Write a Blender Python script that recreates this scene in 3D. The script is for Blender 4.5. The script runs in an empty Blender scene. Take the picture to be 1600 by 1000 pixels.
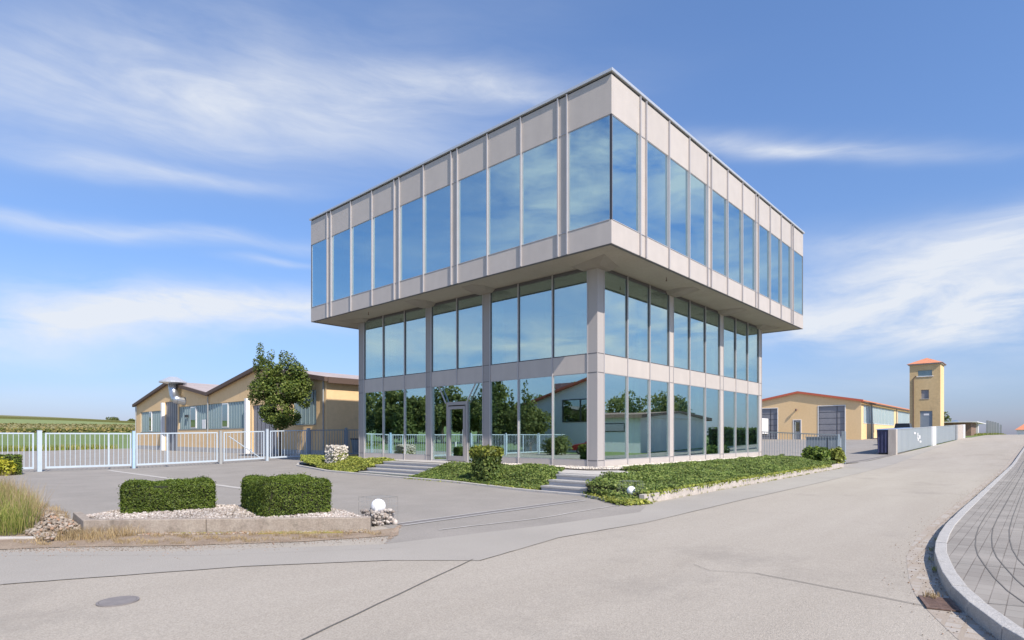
import bpy, bmesh, math, random
import numpy as np
from mathutils import Vector, Matrix
random.seed(7); np.random.seed(7)
sc = bpy.context.scene
COL = sc.collection
rad = math.radians

# ---------------------------------------------------------------- camera
CAM = (-16.64, -11.24, 1.6)
cd = bpy.data.cameras.new('camera'); cam = bpy.data.objects.new('camera', cd); COL.objects.link(cam)
cam.location = CAM; cam.rotation_euler = (rad(90), 0, -math.atan2(.7386, .6741))
cd.sensor_width = 36; cd.lens = 36*909.84/1600; cd.shift_y = 182.3/1600
cd.clip_end = 6000; cd.clip_start = .05
sc.camera = cam
# ---------------------------------------------------------------- colour management
sc.view_settings.view_transform = 'Standard'; sc.view_settings.look = 'None'
sc.view_settings.gamma = 1; sc.view_settings.use_curve_mapping = False
sc.view_settings.exposure = 0.32
# ---------------------------------------------------------------- sun
SUN_EL = rad(44.5); SUN_H = rad(15)
sdir = Vector((-math.sin(SUN_H)*math.cos(SUN_EL), -math.cos(SUN_H)*math.cos(SUN_EL), math.sin(SUN_EL)))
ld = bpy.data.lights.new('sun', 'SUN'); ld.energy = 5.0; ld.angle = rad(.5); ld.color = (1, .91, .81)
lo = bpy.data.objects.new('sun', ld); COL.objects.link(lo)
lo.rotation_euler = sdir.to_track_quat('Z', 'Y').to_euler(); lo.location = (0, 0, 40)
# ---------------------------------------------------------------- sky with clouds
W = bpy.data.worlds.new('World'); sc.world = W; W.use_nodes = True
nt = W.node_tree; nt.nodes.clear()
class S:            # tiny expression helper over math nodes
    tree = None
    def __init__(s, sock): s.s = sock
    @staticmethod
    def op(o, *a):
        n = S.tree.nodes.new('ShaderNodeMath'); n.operation = o
        for i, x in enumerate(a):
            if isinstance(x, S): S.tree.links.new(x.s, n.inputs[i])
            else: n.inputs[i].default_value = x
        return S(n.outputs[0])
    def __add__(s, o): return S.op('ADD', s, o)
    def __radd__(s, o): return S.op('ADD', s, o)
    def __sub__(s, o): return S.op('SUBTRACT', s, o)
    def __rsub__(s, o): return S.op('SUBTRACT', o, s)
    def __mul__(s, o): return S.op('MULTIPLY', s, o)
    def __rmul__(s, o): return S.op('MULTIPLY', s, o)
    def __truediv__(s, o): return S.op('DIVIDE', s, o)
    def clamp(s, a=0, b=1): return S.op('MINIMUM', S.op('MAXIMUM', s, a), b)
S.tree = nt; N = nt.nodes.new; Lk = nt.links.new
tc = N('ShaderNodeTexCoord'); sp = N('ShaderNodeSeparateXYZ'); Lk(tc.outputs['Generated'], sp.inputs[0])
dx, dy, dz = S(sp.outputs[0]), S(sp.outputs[1]), S(sp.outputs[2])
az = S.op('ARCTAN2', dx*.6741 - dy*.7386, dx*.7386 + dy*.6741)      # compass angle from the street corner towards the office block
el = S.op('ARCSINE', dz.clamp(-1, 1))
def noise(vx, vy, vz, scale, detail, rough=.55, dist=0.):
    c = N('ShaderNodeCombineXYZ')
    for i, x in enumerate((vx, vy, vz)):
        if isinstance(x, S): Lk(x.s, c.inputs[i])
        else: c.inputs[i].default_value = x
    n = N('ShaderNodeTexNoise'); n.inputs['Scale'].default_value = scale; n.inputs['Detail'].default_value = detail
    n.inputs['Roughness'].default_value = rough; n.inputs['Distortion'].default_value = dist
    Lk(c.outputs[0], n.inputs['Vector']); return S(n.outputs[0])
warp = noise(az*1.0, el*3.0, 2.3, 3.0, 3)
w2 = (warp - .5)*.06
elw = el + w2
fib = noise(az*1.6 + elw*1.5, elw*9.0, .7, 2.2, 8, .62, .5)
puff = noise(az*3.0, elw*9.0, 4.1, 2.4, 8, .6, .3)
big = noise(az*1.2, elw*3.2, 9.1, 1.8, 5, .55, .6)
def blob(px, py, hx, hy, slope, soft=1.0, src=None, warpk=1.0):
    a0 = math.atan((px-800)/910); e0 = math.atan((682-py)/910*math.cos(a0))
    sa = hx/910*math.cos(a0)**2; se = hy/910*math.cos(a0)
    def ae(x, y):
        a = math.atan((x-800)/910); return a, math.atan((682-y)/910*math.cos(a))
    (a1, e1), (a2, e2) = ae(px-hx*.6, py-slope*hx*.6), ae(px+hx*.6, py+slope*hx*.6)
    k_ = (e2-e1)/(a2-a1); e0 = (e1+e2)/2 if abs(px) < 0 else e0
    A = (az - a0)*(1/sa)
    B = (elw - e0 - (az - a0)*k_)*(1/se)
    r = (A*A + B*B)
    g = S.op('EXPONENT', r*(-1.0))
    return g
tot = None
for (px, py, hx, hy, sl, k, src) in [
    (330, 110, 470, 95, .04, .48, big), (700, 130, 210, 26, .05, .55, fib), (560, 215, 300, 60, .10, .36, big), (120, 150, 300, 85, .05, .34, big),
    (230, 272, 230, 15, .14, .62, fib), (380, 190, 300, 50, .08, .30, big), (840, 150, 60, 12, .05, .35, fib),
    (240, 367, 330, 11, .09, .72, fib), (440, 407, 70, 5, .04, .50, fib),
    (400, 482, 380, 34, .0, .98, puff), (120, 508, 330, 36, -.03, .85, puff), (60, 560, 220, 20, .0, .25, puff),
    (1500, 390, 240, 42, -.14, .85, fib), (1440, 465, 300, 55, -.02, 1.25, puff), (1330, 508, 170, 24, .0, .8, puff), (1620, 345, 160, 30, -.25, .75, fib),
    (1290, 240, 200, 13, .02, .85, fib), (1180, 222, 130, 16, .03, .40, fib), (1320, 380, 120, 16, -.05, .35, fib),
    (1260, 600, 200, 20, .0, .35, fib), (80, 610, 260, 20, .0, .22, fib), (1440, 590, 240, 30, 0, .22, big)]:
    d = blob(px, py, hx, hy, sl)*k*(((src - .5)*1.7 + .72).clamp(0, 1.3)*((fib - .5)*1.9 + 1.0) if src is big else ((src - .5)*2.3 + .72).clamp(0, 1.3))
    tot = d if tot is None else tot + d
def blob2(a0, e0, sa, se, k, src):          # clouds placed by compass angle and elevation
    A = (az - a0)*(1/sa); B = (elw - e0)*(1/se)
    return S.op('EXPONENT', (A*A + B*B)*(-1.0))*k*((src - .5)*4.0 + .6).clamp(0, 1.3)
for q_ in [(-1.76,.46,.16,.14,1.0,puff), (-1.72,.30,.20,.06,.6,fib), (-1.30,.16,.35,.04,.5,fib), (-1.65,.15,.4,.05,.7,puff), (1.30,.44,.20,.12,.75,puff), (1.12,.36,.12,.10,.6,puff), (1.2,.20,.3,.05,.9,puff), (1.0,.14,.35,.05,.8,puff)]:
    tot = tot + blob2(*q_)
# scattered fair-weather cirrus over the rest of the sky (behind the viewer, seen in the glass)
behind = S.op('GREATER_THAN', S.op('ABSOLUTE', az), 1.0)
soft_b = ((S.op('ABSOLUTE', az) - .82)*4.0).clamp()
tot = tot + soft_b*((big - .47)*3.4).clamp()*((puff - .36)*2.8).clamp()*.6
horizon = S.op('EXPONENT', S.op('ABSOLUTE', el)*(-9.0))
cl = (tot*.82).clamp(0, .93)
sky = N('ShaderNodeTexSky'); sky.sky_type = 'NISHITA'; sky.sun_disc = False
sky.sun_elevation = SUN_EL; sky.sun_rotation = math.atan2(sdir.x, sdir.y)
sky.air_density = 1.0; sky.dust_density = .6; sky.ozone_density = 2.2; sky.altitude = 400
mx = N('ShaderNodeMix'); mx.data_type = 'RGBA'
Lk(cl.s, mx.inputs['Factor']); 
hs = N('ShaderNodeHueSaturation'); hs.inputs['Saturation'].default_value = 1.0; hs.inputs['Value'].default_value = 1.0
Lk(sky.outputs[0], hs.inputs['Color'])
gr = N('ShaderNodeMix'); gr.data_type = 'RGBA'; gr.inputs['A'].default_value = (1.30, 1.52, 1.86, 1); gr.inputs['B'].default_value = (.49, .47, .62, 1)
Lk(S.op('EXPONENT', el.clamp(0, 2)*(-4.0)).s, gr.inputs['Factor'])
gm = N('ShaderNodeMix'); gm.data_type = 'RGBA'; gm.blend_type = 'MULTIPLY'; gm.inputs['Factor'].default_value = 1
Lk(hs.outputs[0], gm.inputs['A']); Lk(gr.outputs['Result'], gm.inputs['B']); 
g2 = N('ShaderNodeMix'); g2.data_type = 'RGBA'; g2.inputs['A'].default_value = (1.04, 1.03, 1.0, 1); g2.inputs['B'].default_value = (1.10, 1.22, 1.55, 1)
Lk(S.op('EXPONENT', el.clamp(0, 2)*(-20.0)).s, g2.inputs['Factor'])
g3 = N('ShaderNodeMix'); g3.data_type = 'RGBA'; g3.blend_type = 'MULTIPLY'; g3.inputs['Factor'].default_value = 1
Lk(gm.outputs['Result'], g3.inputs['A']); Lk(g2.outputs['Result'], g3.inputs['B']); Lk(g3.outputs['Result'], mx.inputs['A'])
mx.inputs['B'].default_value = (6.6, 6.9, 7.4, 1)
bg = N('ShaderNodeBackground'); bg.inputs['Strength'].default_value = .10
out = N('ShaderNodeOutputWorld'); Lk(mx.outputs['Result'], bg.inputs['Color']); Lk(bg.outputs[0], out.inputs['Surface'])
W.cycles.sampling_method = 'AUTOMATIC'

# ================================================================ helpers
def link(o): COL.objects.link(o); return o
def tag(o, label=None, cat=None, group=None, kind=None):
    if label: o['label'] = label
    if cat: o['category'] = cat
    if group: o['group'] = group
    if kind: o['kind'] = kind
    return o
WL = {}
def thing(name, loc, label, cat, group=None):
    o = bpy.data.objects.new(name, None); o.empty_display_size = .3
    o.location = loc; link(o); WL[o.name] = Vector(loc); return tag(o, label, cat, group)
class MB:
    def __init__(s): s.v = []; s.f = []; s.sm = False
    def add(s, vs, fs):
        n = len(s.v); s.v += [tuple(v) for v in vs]; s.f += [tuple(i+n for i in f) for f in fs]; return s
    def box(s, x0, x1, y0, y1, z0, z1):
        x0, x1 = min(x0, x1), max(x0, x1); y0, y1 = min(y0, y1), max(y0, y1); z0, z1 = min(z0, z1), max(z0, z1)
        return s.add([(x0,y0,z0),(x1,y0,z0),(x1,y1,z0),(x0,y1,z0),(x0,y0,z1),(x1,y0,z1),(x1,y1,z1),(x0,y1,z1)],
              [(0,3,2,1),(4,5,6,7),(0,1,5,4),(1,2,6,5),(2,3,7,6),(3,0,4,7)])
    def hexa(s, b, t):      # bottom quad, top quad (both counter-clockwise from above)
        return s.add(list(b)+list(t), [(0,3,2,1),(4,5,6,7),(0,1,5,4),(1,2,6,5),(2,3,7,6),(3,0,4,7)])
    def prism(s, pts, z0, z1):
        n = len(pts); vs = [(p[0],p[1],z0) for p in pts]+[(p[0],p[1],z1) for p in pts]
        return s.add(vs, [tuple(range(n))[::-1], tuple(range(n, 2*n))]+[(i,(i+1)%n,n+(i+1)%n,n+i) for i in range(n)])
    def tube(s, pts, rs, n=10, caps=True):
        pts = [Vector(p) for p in pts]; base = len(s.v); vs = []; fs = []
        if not hasattr(rs, '__len__'): rs = [rs]*len(pts)
        ref = None
        for i, p in enumerate(pts):
            d = (pts[min(i+1, len(pts)-1)] - pts[max(i-1, 0)]).normalized()
            if ref is None: ref = d.orthogonal().normalized()
            a = (ref - d*ref.dot(d)).normalized(); ref = a; b = d.cross(a)
            for k in range(n):
                t = 2*math.pi*k/n; vs.append(p + (a*math.cos(t)+b*math.sin(t))*rs[i])
        for i in range(len(pts)-1):
            for k in range(n): fs.append((i*n+k, i*n+(k+1)%n, (i+1)*n+(k+1)%n, (i+1)*n+k))
        if caps: fs += [tuple(range(n))[::-1], tuple(range((len(pts)-1)*n, len(pts)*n))]
        return s.add(vs, fs)
    def sphere(s, c, r, nu=20, nv=12, sz=1.):
        c = Vector(c); vs = [c+Vector((0,0,-r*sz))]; fs = []
        for j in range(1, nv):
            ph = -math.pi/2+math.pi*j/nv
            for i in range(nu):
                t = 2*math.pi*i/nu; vs.append(c+Vector((r*math.cos(ph)*math.cos(t), r*math.cos(ph)*math.sin(t), r*sz*math.sin(ph))))
        vs.append(c+Vector((0,0,r*sz))); L = len(vs)-1
        for i in range(nu):
            fs.append((0, 1+(i+1)%nu, 1+i)); fs.append((L, L-nu+i, L-nu+(i+1)%nu))
            for j in range(nv-2):
                a = 1+j*nu; fs.append((a+i, a+(i+1)%nu, a+nu+(i+1)%nu, a+nu+i))
        return s.add(vs, fs)
    def build(s, name, mat, parent=None, smooth=False, bevel=0):
        me = bpy.data.meshes.new(name)
        if parent is not None: off = WL[parent.name]
        else:
            a = np.array(s.v); off = Vector(((a[:,0].min()+a[:,0].max())/2, (a[:,1].min()+a[:,1].max())/2, a[:,2].min()))
        me.from_pydata([(v[0]-off[0], v[1]-off[1], v[2]-off[2]) for v in s.v], [], s.f)
        me.materials.append(mat); me.validate()
        if smooth: me.polygons.foreach_set('use_smooth', [True]*len(me.polygons))
        o = bpy.data.objects.new(name, me); link(o)
        if parent is None: o.location = off
        else: o.parent = parent
        WL[o.name] = Vector(off)
        if bevel:
            m = o.modifiers.new('bevel', 'BEVEL'); m.width = bevel; m.segments = 2; m.limit_method = 'ANGLE'
        return o
def BX(*a): return MB().box(*a)
def copy_tree(o, parent=None):
    c = o.copy(); link(c)
    if parent: c.parent = parent
    WL[c.name] = Vector(o.location)
    for ch in list(o.children): copy_tree(ch, c)
    return c
def sst(a, b, x):
    t = max(0., min(1., (x-a)/(b-a))); return t*t*(3-2*t)
def ROADZ(u):
    a = max(0, u-20); r = .022*a*a/16 if a < 8 else .022*(a-4)
    if u > 110: r = 1.892+.158*sst(110, 150, u)
    if u > 160: r -= .02*(min(u, 900)-160)
    return r
HP = [(-1e5,0),(72,0),(200,.9),(361,3.0),(470,7.0),(560,11.5),(650,15.7),(734,19.4),(800,19.5),(1000,10),(1e5,10)]
def HILL(u, v):
    for (a, za), (b, zb) in zip(HP, HP[1:]):
        if v <= b: h = za+(zb-za)*(v-a)/(b-a); break
    return h*max(.3, min(1.1, 1-.0024*(u-70)))
def T(u, v):
    return ROADZ(u)+.3*sst(-8, 5, u)*sst(-.5, 4, v)*(1-sst(25, 60, u))*(1-.5*sst(24, 50, v))+HILL(u, v)

# ================================================================ materials
def mat(name, col, rough=.7, metal=0., col2=None, scale=3., amt=1., fine=None, fine_amt=.15, bump=0., bscale=40., spec=.5, coord='Object', streak=None, detail=6, dirt=None, emit=None, objrand=0):
    m = bpy.data.materials.new(name); m.use_nodes = True; t = m.node_tree; n = t.nodes; l = t.links
    b = n['Principled BSDF']; b.inputs['Roughness'].default_value = rough; b.inputs['Metallic'].default_value = metal
    b.inputs['Specular IOR Level'].default_value = spec
    c = tuple(col)+(1,)
    tcn = n.new('ShaderNodeTexCoord'); src = tcn.outputs[coord]
    if coord == 'World':
        pass
    last = None
    def mixc(f, A, B, mode='MIX'):
        x = n.new('ShaderNodeMix'); x.data_type = 'RGBA'; x.blend_type = mode
        if isinstance(f, float) or isinstance(f, int): x.inputs['Factor'].default_value = f
        else: l.new(f, x.inputs['Factor'])
        for k, v in (('A', A), ('B', B)):
            if isinstance(v, tuple): x.inputs[k].default_value = v
            else: l.new(v, x.inputs[k])
        return x.outputs['Result']
    last = c
    if col2 is not None:
        nz = n.new('ShaderNodeTexNoise'); nz.inputs['Scale'].default_value = scale; nz.inputs['Detail'].default_value = detail; nz.inputs['Roughness'].default_value = .6
        if streak:
            mp = n.new('ShaderNodeMapping'); mp.inputs['Scale'].default_value = streak; l.new(src, mp.inputs[0]); l.new(mp.outputs[0], nz.inputs['Vector'])
        else: l.new(src, nz.inputs['Vector'])
        r = n.new('ShaderNodeValToRGB'); r.color_ramp.elements[0].position = .5-.22/amt; r.color_ramp.elements[1].position = .5+.22/amt
        l.new(nz.outputs[0], r.inputs[0]); last = mixc(r.outputs[0], c, tuple(col2)+(1,))
    if fine:
        nz = n.new('ShaderNodeTexNoise'); nz.inputs['Scale'].default_value = fine; nz.inputs['Detail'].default_value = 3; l.new(src, nz.inputs['Vector'])
        mr = n.new('ShaderNodeMapRange'); mr.inputs[1].default_value = .25; mr.inputs[2].default_value = .75
        mr.inputs[3].default_value = 1-fine_amt; mr.inputs[4].default_value = 1+fine_amt; l.new(nz.outputs[0], mr.inputs[0])
        cb = n.new('ShaderNodeCombineColor'); [l.new(mr.outputs[0], cb.inputs[i]) for i in range(3)]
        last = mixc(1.0, last, cb.outputs[0], 'MULTIPLY')
    if dirt:
        nz = n.new('ShaderNodeTexNoise'); nz.inputs['Scale'].default_value = dirt[1]; nz.inputs['Detail'].default_value = 8; nz.inputs['Roughness'].default_value = .7; l.new(src, nz.inputs['Vector'])
        r = n.new('ShaderNodeValToRGB'); r.color_ramp.elements[0].position = dirt[2]; r.color_ramp.elements[1].position = dirt[2]+.12
        l.new(nz.outputs[0], r.inputs[0]); mm = n.new('ShaderNodeMath'); mm.operation = 'MULTIPLY'; mm.inputs[1].default_value = dirt[3]; l.new(r.outputs[0], mm.inputs[0])
        last = mixc(mm.outputs[0], last, tuple(dirt[0])+(1,))
    if objrand:
        oi = n.new('ShaderNodeObjectInfo'); mr = n.new('ShaderNodeMapRange'); mr.inputs[3].default_value = 1-objrand; mr.inputs[4].default_value = 1+objrand; l.new(oi.outputs['Random'], mr.inputs[0])
        cb = n.new('ShaderNodeCombineColor'); [l.new(mr.outputs[0], cb.inputs[i]) for i in range(3)]
        last = mixc(1.0, last, cb.outputs[0], 'MULTIPLY')
    if isinstance(last, tuple): b.inputs['Base Color'].default_value = last
    else: l.new(last, b.inputs['Base Color'])
    if bump:
        nz = n.new('ShaderNodeTexNoise'); nz.inputs['Scale'].default_value = bscale; nz.inputs['Detail'].default_value = 5; l.new(src, nz.inputs['Vector'])
        bp = n.new('ShaderNodeBump'); bp.inputs['Strength'].default_value = bump; bp.inputs['Distance'].default_value = .02
        l.new(nz.outputs[0], bp.inputs['Height']); l.new(bp.outputs[0], b.inputs['Normal'])
    if emit: b.inputs['Emission Color'].default_value = tuple(emit)+(1,); b.inputs['Emission Strength'].default_value = 1
    return m
def leafmat(name, cols, rough=.55, trans=.25):
    m = bpy.data.materials.new(name); m.use_nodes = True; t = m.node_tree; n = t.nodes; l = t.links
    b = n['Principled BSDF']; b.inputs['Roughness'].default_value = rough; b.inputs['Specular IOR Level'].default_value = .3
    g = n.new('ShaderNodeNewGeometry'); r = n.new('ShaderNodeValToRGB'); r.color_ramp.interpolation = 'LINEAR'
    cr = r.color_ramp
    for i, c in enumerate(cols):
        p = i/(len(cols)-1)
        if i == 0: e = cr.elements[0]
        elif i == len(cols)-1: e = cr.elements[-1]
        else: e = cr.elements.new(p)
        e.position = p; e.color = tuple(c)+(1,)
    l.new(g.outputs['Random Per Island'], r.inputs[0])
    tcn = n.new('ShaderNodeTexCoord'); nz = n.new('ShaderNodeTexNoise'); nz.inputs['Scale'].default_value = 1.3; nz.inputs['Detail'].default_value = 4; l.new(tcn.outputs['Object'], nz.inputs['Vector'])
    mr = n.new('ShaderNodeMapRange'); mr.inputs[1].default_value = .3; mr.inputs[2].default_value = .7; mr.inputs[3].default_value = .7; mr.inputs[4].default_value = 1.3; l.new(nz.outputs[0], mr.inputs[0])
    cb = n.new('ShaderNodeCombineColor'); [l.new(mr.outputs[0], cb.inputs[i]) for i in range(3)]
    x = n.new('ShaderNodeMix'); x.data_type = 'RGBA'; x.blend_type = 'MULTIPLY'; x.inputs['Factor'].default_value = 1
    l.new(r.outputs[0], x.inputs['A']); l.new(cb.outputs[0], x.inputs['B']); l.new(x.outputs['Result'], b.inputs['Base Color'])
    tr = n.new('ShaderNodeBsdfTranslucent'); l.new(x.outputs['Result'], tr.inputs['Color'])
    mxs = n.new('ShaderNodeMixShader'); mxs.inputs[0].default_value = trans
    o = n['Material Output']; l.new(b.outputs[0], mxs.inputs[1]); l.new(tr.outputs[0], mxs.inputs[2]); l.new(mxs.outputs[0], o.inputs['Surface'])
    return m
def glassmat(name, refl, tint, fac, rough=.0, wav=.0):
    m = bpy.data.materials.new(name); m.use_nodes = True; t = m.node_tree; n = t.nodes; l = t.links
    n.remove(n['Principled BSDF']); o = n['Material Output']
    g = n.new('ShaderNodeBsdfGlossy'); g.inputs['Color'].default_value = refl+(1,); g.inputs['Roughness'].default_value = rough
    tr = n.new('ShaderNodeBsdfTransparent'); tr.inputs['Color'].default_value = tint+(1,)
    lw = n.new('ShaderNodeLayerWeight'); lw.inputs['Blend'].default_value = .25
    mr = n.new('ShaderNodeMapRange'); mr.inputs[3].default_value = fac; mr.inputs[4].default_value = min(1, fac+.3); l.new(lw.outputs['Facing'], mr.inputs[0])
    mxs = n.new('ShaderNodeMixShader'); l.new(mr.outputs[0], mxs.inputs[0]); l.new(tr.outputs[0], mxs.inputs[1]); l.new(g.outputs[0], mxs.inputs[2])
    if wav:
        tcn = n.new('ShaderNodeTexCoord'); nz = n.new('ShaderNodeTexNoise'); nz.inputs['Scale'].default_value = .55; nz.inputs['Detail'].default_value = 1; l.new(tcn.outputs['Object'], nz.inputs['Vector'])
        bp = n.new('ShaderNodeBump'); bp.inputs['Strength'].default_value = wav; bp.inputs['Distance'].default_value = .05
        l.new(nz.outputs[0], bp.inputs['Height']); l.new(bp.outputs[0], g.inputs['Normal'])
    l.new(mxs.outputs[0], o.inputs['Surface']); return m

M_asph = mat('asphalt_warm', (.350,.314,.264), .9, col2=(.40,.362,.308), scale=.8, streak=(.15,1,1), fine=70, fine_amt=.22, bump=.5, bscale=90, spec=.2, dirt=((.22,.20,.175), .30, .55, .38))
M_asph_b = mat('asphalt_cool', (.318,.296,.262), .9, col2=(.362,.336,.298), scale=.5, fine=70, fine_amt=.18, bump=.3, bscale=120, spec=.2, dirt=((.21,.205,.2), .3, .60, .4))
M_yard = mat('asphalt_yard', (.255,.237,.212), .92, col2=(.315,.29,.26), scale=.6, fine=60, fine_amt=.22, bump=.4, bscale=100, spec=.2, dirt=((.37,.345,.315), .8, .60, .5))
M_tar = mat('tar', (.15,.14,.125), .8, spec=.3, fine=20)
M_soil = mat('soil', (.22,.16,.11), .95, col2=(.33,.26,.19), scale=2.5, fine=40, fine_amt=.4, bump=.8, bscale=30)
M_field = mat('field_grass', (.115,.17,.04), .95, col2=(.15,.20,.055), scale=.03, fine=1.2, fine_amt=.25)
M_meadow = mat('meadow', (.17,.22,.065), .95, col2=(.20,.235,.08), scale=.02, fine=.6, fine_amt=.15)
M_corn = leafmat('corn_leaf', [(.05,.075,.018),(.12,.14,.035),(.26,.22,.075),(.34,.27,.11)], .7)
M_conc = mat('concrete', (.40,.375,.34), .85, col2=(.50,.475,.44), scale=3, fine=50, fine_amt=.12, bump=.25, bscale=60)
M_concold = mat('concrete_weathered', (.25,.205,.165), .9, col2=(.36,.31,.255), scale=2.2, fine=40, fine_amt=.2, bump=.4, bscale=50, streak=(2.2,2.2,.8), dirt=((.12,.10,.075), 3., .56, .6))
M_granite = mat('granite', (.35,.335,.31), .75, col2=(.44,.425,.40), scale=14, fine=160, fine_amt=.3, bump=.5, bscale=50)
M_step = mat('step_stone', (.42,.41,.41), .75, col2=(.50,.49,.49), scale=4, fine=80, fine_amt=.1)
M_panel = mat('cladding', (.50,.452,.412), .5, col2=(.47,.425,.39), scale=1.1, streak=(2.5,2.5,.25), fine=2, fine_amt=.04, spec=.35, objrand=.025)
M_pier_shade_door = mat('shaded_pier_and_door', (.335,.31,.30), .45, col2=(.31,.29,.28), scale=1.1, streak=(2.5,2.5,.25), spec=.35, objrand=.02)  # cladding darkened for shade on the left-face piers; also the door colour
M_cpier_shade = mat('corner_pier_part_shade', (.41,.38,.36), .5, col2=(.385,.355,.34), scale=1.1, streak=(2.5,2.5,.25), spec=.35)  # same cladding in a mid tone, shade partly put into the colour
M_fin = mat('aluminium_fin', (.44,.42,.42), .38, .3, col2=(.48,.455,.455), scale=2)
M_cop = mat('coping_metal', (.62,.63,.64), .35, .5)
M_dark = mat('dark_gasket', (.03,.03,.035), .5)
M_trim_shade = mat('dark_trim_and_frame_shade', (.10,.095,.10), .5)  # dark joints and drip edge; on first-floor frames, overhang shade in colour
M_soff = mat('soffit_plaster', (.33,.295,.245), .85, col2=(.38,.34,.285), scale=.8, fine=12, fine_amt=.06, dirt=((.27,.24,.20), 1.2, .62, .5))
M_corb = mat('corbel_plaster', (.26,.23,.20), .85, col2=(.31,.28,.24), scale=1.5)
M_glass_u = glassmat('glass_upper', (.58,.77,.82), (.80,.93,.93), .69, wav=.03)
M_glass_l = glassmat('glass_lower', (.74,.90,.90), (.80,.90,.82), .56, wav=.012)
M_glass_s = glassmat('glass_small', (.6,.7,.7), (.35,.4,.38), .5)
M_inwall = mat('interior_wall', (.60,.62,.56), .9)
M_infloor = mat('interior_floor', (.34,.33,.29), .8)
M_curt = mat('curtain', (.72,.76,.70), .9, col2=(.6,.66,.6), scale=6, streak=(8,8,.2))
M_ply = mat('curtain_gold', (.50,.42,.12), .9, col2=(.40,.33,.09), scale=6, streak=(8,8,.2))
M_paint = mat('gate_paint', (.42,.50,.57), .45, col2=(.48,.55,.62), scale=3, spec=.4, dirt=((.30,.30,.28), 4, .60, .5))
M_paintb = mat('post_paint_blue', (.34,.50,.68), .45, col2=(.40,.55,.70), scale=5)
M_grey_and_shade = mat('grey_gate_and_rail_shade', (.25,.29,.34), .5, col2=(.30,.34,.38), scale=3)  # own grey of the sliding gate; on the yard railings, shade in colour
M_paintd = mat('steel_dull', (.35,.36,.36), .55, col2=(.30,.31,.31), scale=6)
M_ochre = mat('ochre_render', (.72,.50,.26), .9, col2=(.76,.54,.30), scale=.5, fine=4, fine_amt=.05, streak=(1,1,.35), bump=.05, dirt=((.50,.37,.22), .9, .58, .35))
M_ochre2 = mat('ochre_render_pale', (.76,.53,.27), .9, col2=(.80,.57,.31), scale=.4, fine=4, fine_amt=.04, streak=(1,1,.35))
M_tower_shade = mat('ochre_tower_shaded', (.56,.40,.20), .9, col2=(.62,.46,.25), scale=.5, fine=3, fine_amt=.08, streak=(1,1,.3), dirt=((.38,.28,.16), .7, .58, .5))  # ochre darkened for the weaker light on the tower front
M_eternit = mat('fibre_cement_roof', (.33,.28,.27), .9, col2=(.42,.37,.35), scale=.6, fine=6, fine_amt=.12)
M_broof = mat('brown_roof', (.20,.13,.10), .9, col2=(.26,.18,.14), scale=1)
M_fascia = mat('fascia_brown', (.10,.065,.05), .7)
M_redtrim = mat('red_trim', (.52,.12,.06), .6)
M_tile = mat('clay_tile', (.55,.20,.10), .8, col2=(.64,.27,.15), scale=3, fine=8, fine_amt=.25)
M_uglass = mat('profiled_glass', (.19,.27,.29), .22, col2=(.25,.34,.35), scale=1.2, spec=.6, streak=(1,1,.1))
M_uglassr = mat('profiled_glass_pale', (.30,.40,.42), .25, col2=(.36,.46,.47), scale=.8, spec=.6, streak=(1,1,.1))
M_ubar = mat('glazing_bar', (.24,.31,.33), .5)
M_doorg = mat('steel_door', (.22,.22,.24), .5, col2=(.26,.26,.27), scale=1.5)
M_wht = mat('white_paint', (.78,.78,.77), .5, col2=(.70,.70,.69), scale=2)
M_whtold = mat('white_concrete', (.50,.45,.40), .85, col2=(.38,.34,.30), scale=1.6, fine=20, streak=(2,2,.5), dirt=((.28,.25,.21), 2, .6, .6))
M_zinc = mat('zinc', (.50,.52,.54), .3, .85)
M_sheet = mat('sheet_metal', (.34,.38,.40), .5, .1, col2=(.38,.42,.44), scale=.8, streak=(1,1,.2), dirt=((.27,.29,.30), 1.5, .6, .5))
M_blue = mat('blue_paint', (.05,.055,.13), .5, col2=(.08,.085,.17), scale=1.5)
M_tarp = mat('blue_tarp', (.10,.16,.30), .5, col2=(.16,.24,.38), scale=2)
M_cab = mat('cabinet_grey', (.20,.24,.28), .5, col2=(.26,.30,.33), scale=1.5)
M_brickb = mat('brick_brown', (.17,.105,.075), .9, col2=(.24,.16,.12), scale=3, fine=20, fine_amt=.3)
M_hill = mat('far_hill', (.13,.20,.31), 1., col2=(.15,.22,.32), scale=.01)
M_bark = mat('bark', (.12,.085,.06), .9, col2=(.2,.15,.11), scale=6, bump=.5, bscale=20, streak=(1,1,.2))
M_stone = mat('limestone', (.34,.30,.26), .85, col2=(.46,.42,.37), scale=2, fine=30, fine_amt=.2)
M_gravel = leafmat('gravel_stone', [(.24,.20,.17),(.34,.30,.26),(.50,.46,.42),(.30,.24,.20)], .85, 0)
M_gravel2 = leafmat('white_gravel', [(.46,.41,.34),(.56,.51,.44),(.66,.62,.55),(.58,.52,.43)], .85, 0)
M_rub = leafmat('rubble_stone', [(.17,.125,.09),(.26,.215,.17),(.36,.32,.27),(.30,.17,.10)], .9, 0)
M_gball = mat('opal_globe', (.88,.88,.88), .18, spec=.5)
M_wire = mat('galvanised_wire', (.45,.46,.46), .4, .6)
M_hedge = leafmat('hedge_leaf', [(.05,.085,.014),(.09,.14,.02),(.13,.18,.026),(.18,.23,.035)])
M_hcore = mat('hedge_core', (.018,.028,.009), .9, col2=(.03,.022,.012), scale=8)
M_ivy = leafmat('ivy_leaf', [(.05,.085,.02),(.095,.145,.03),(.15,.205,.045),(.24,.28,.075)])
M_ivyy = leafmat('ivy_leaf_light', [(.11,.145,.025),(.18,.215,.035),(.26,.29,.05),(.36,.36,.07)])
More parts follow.
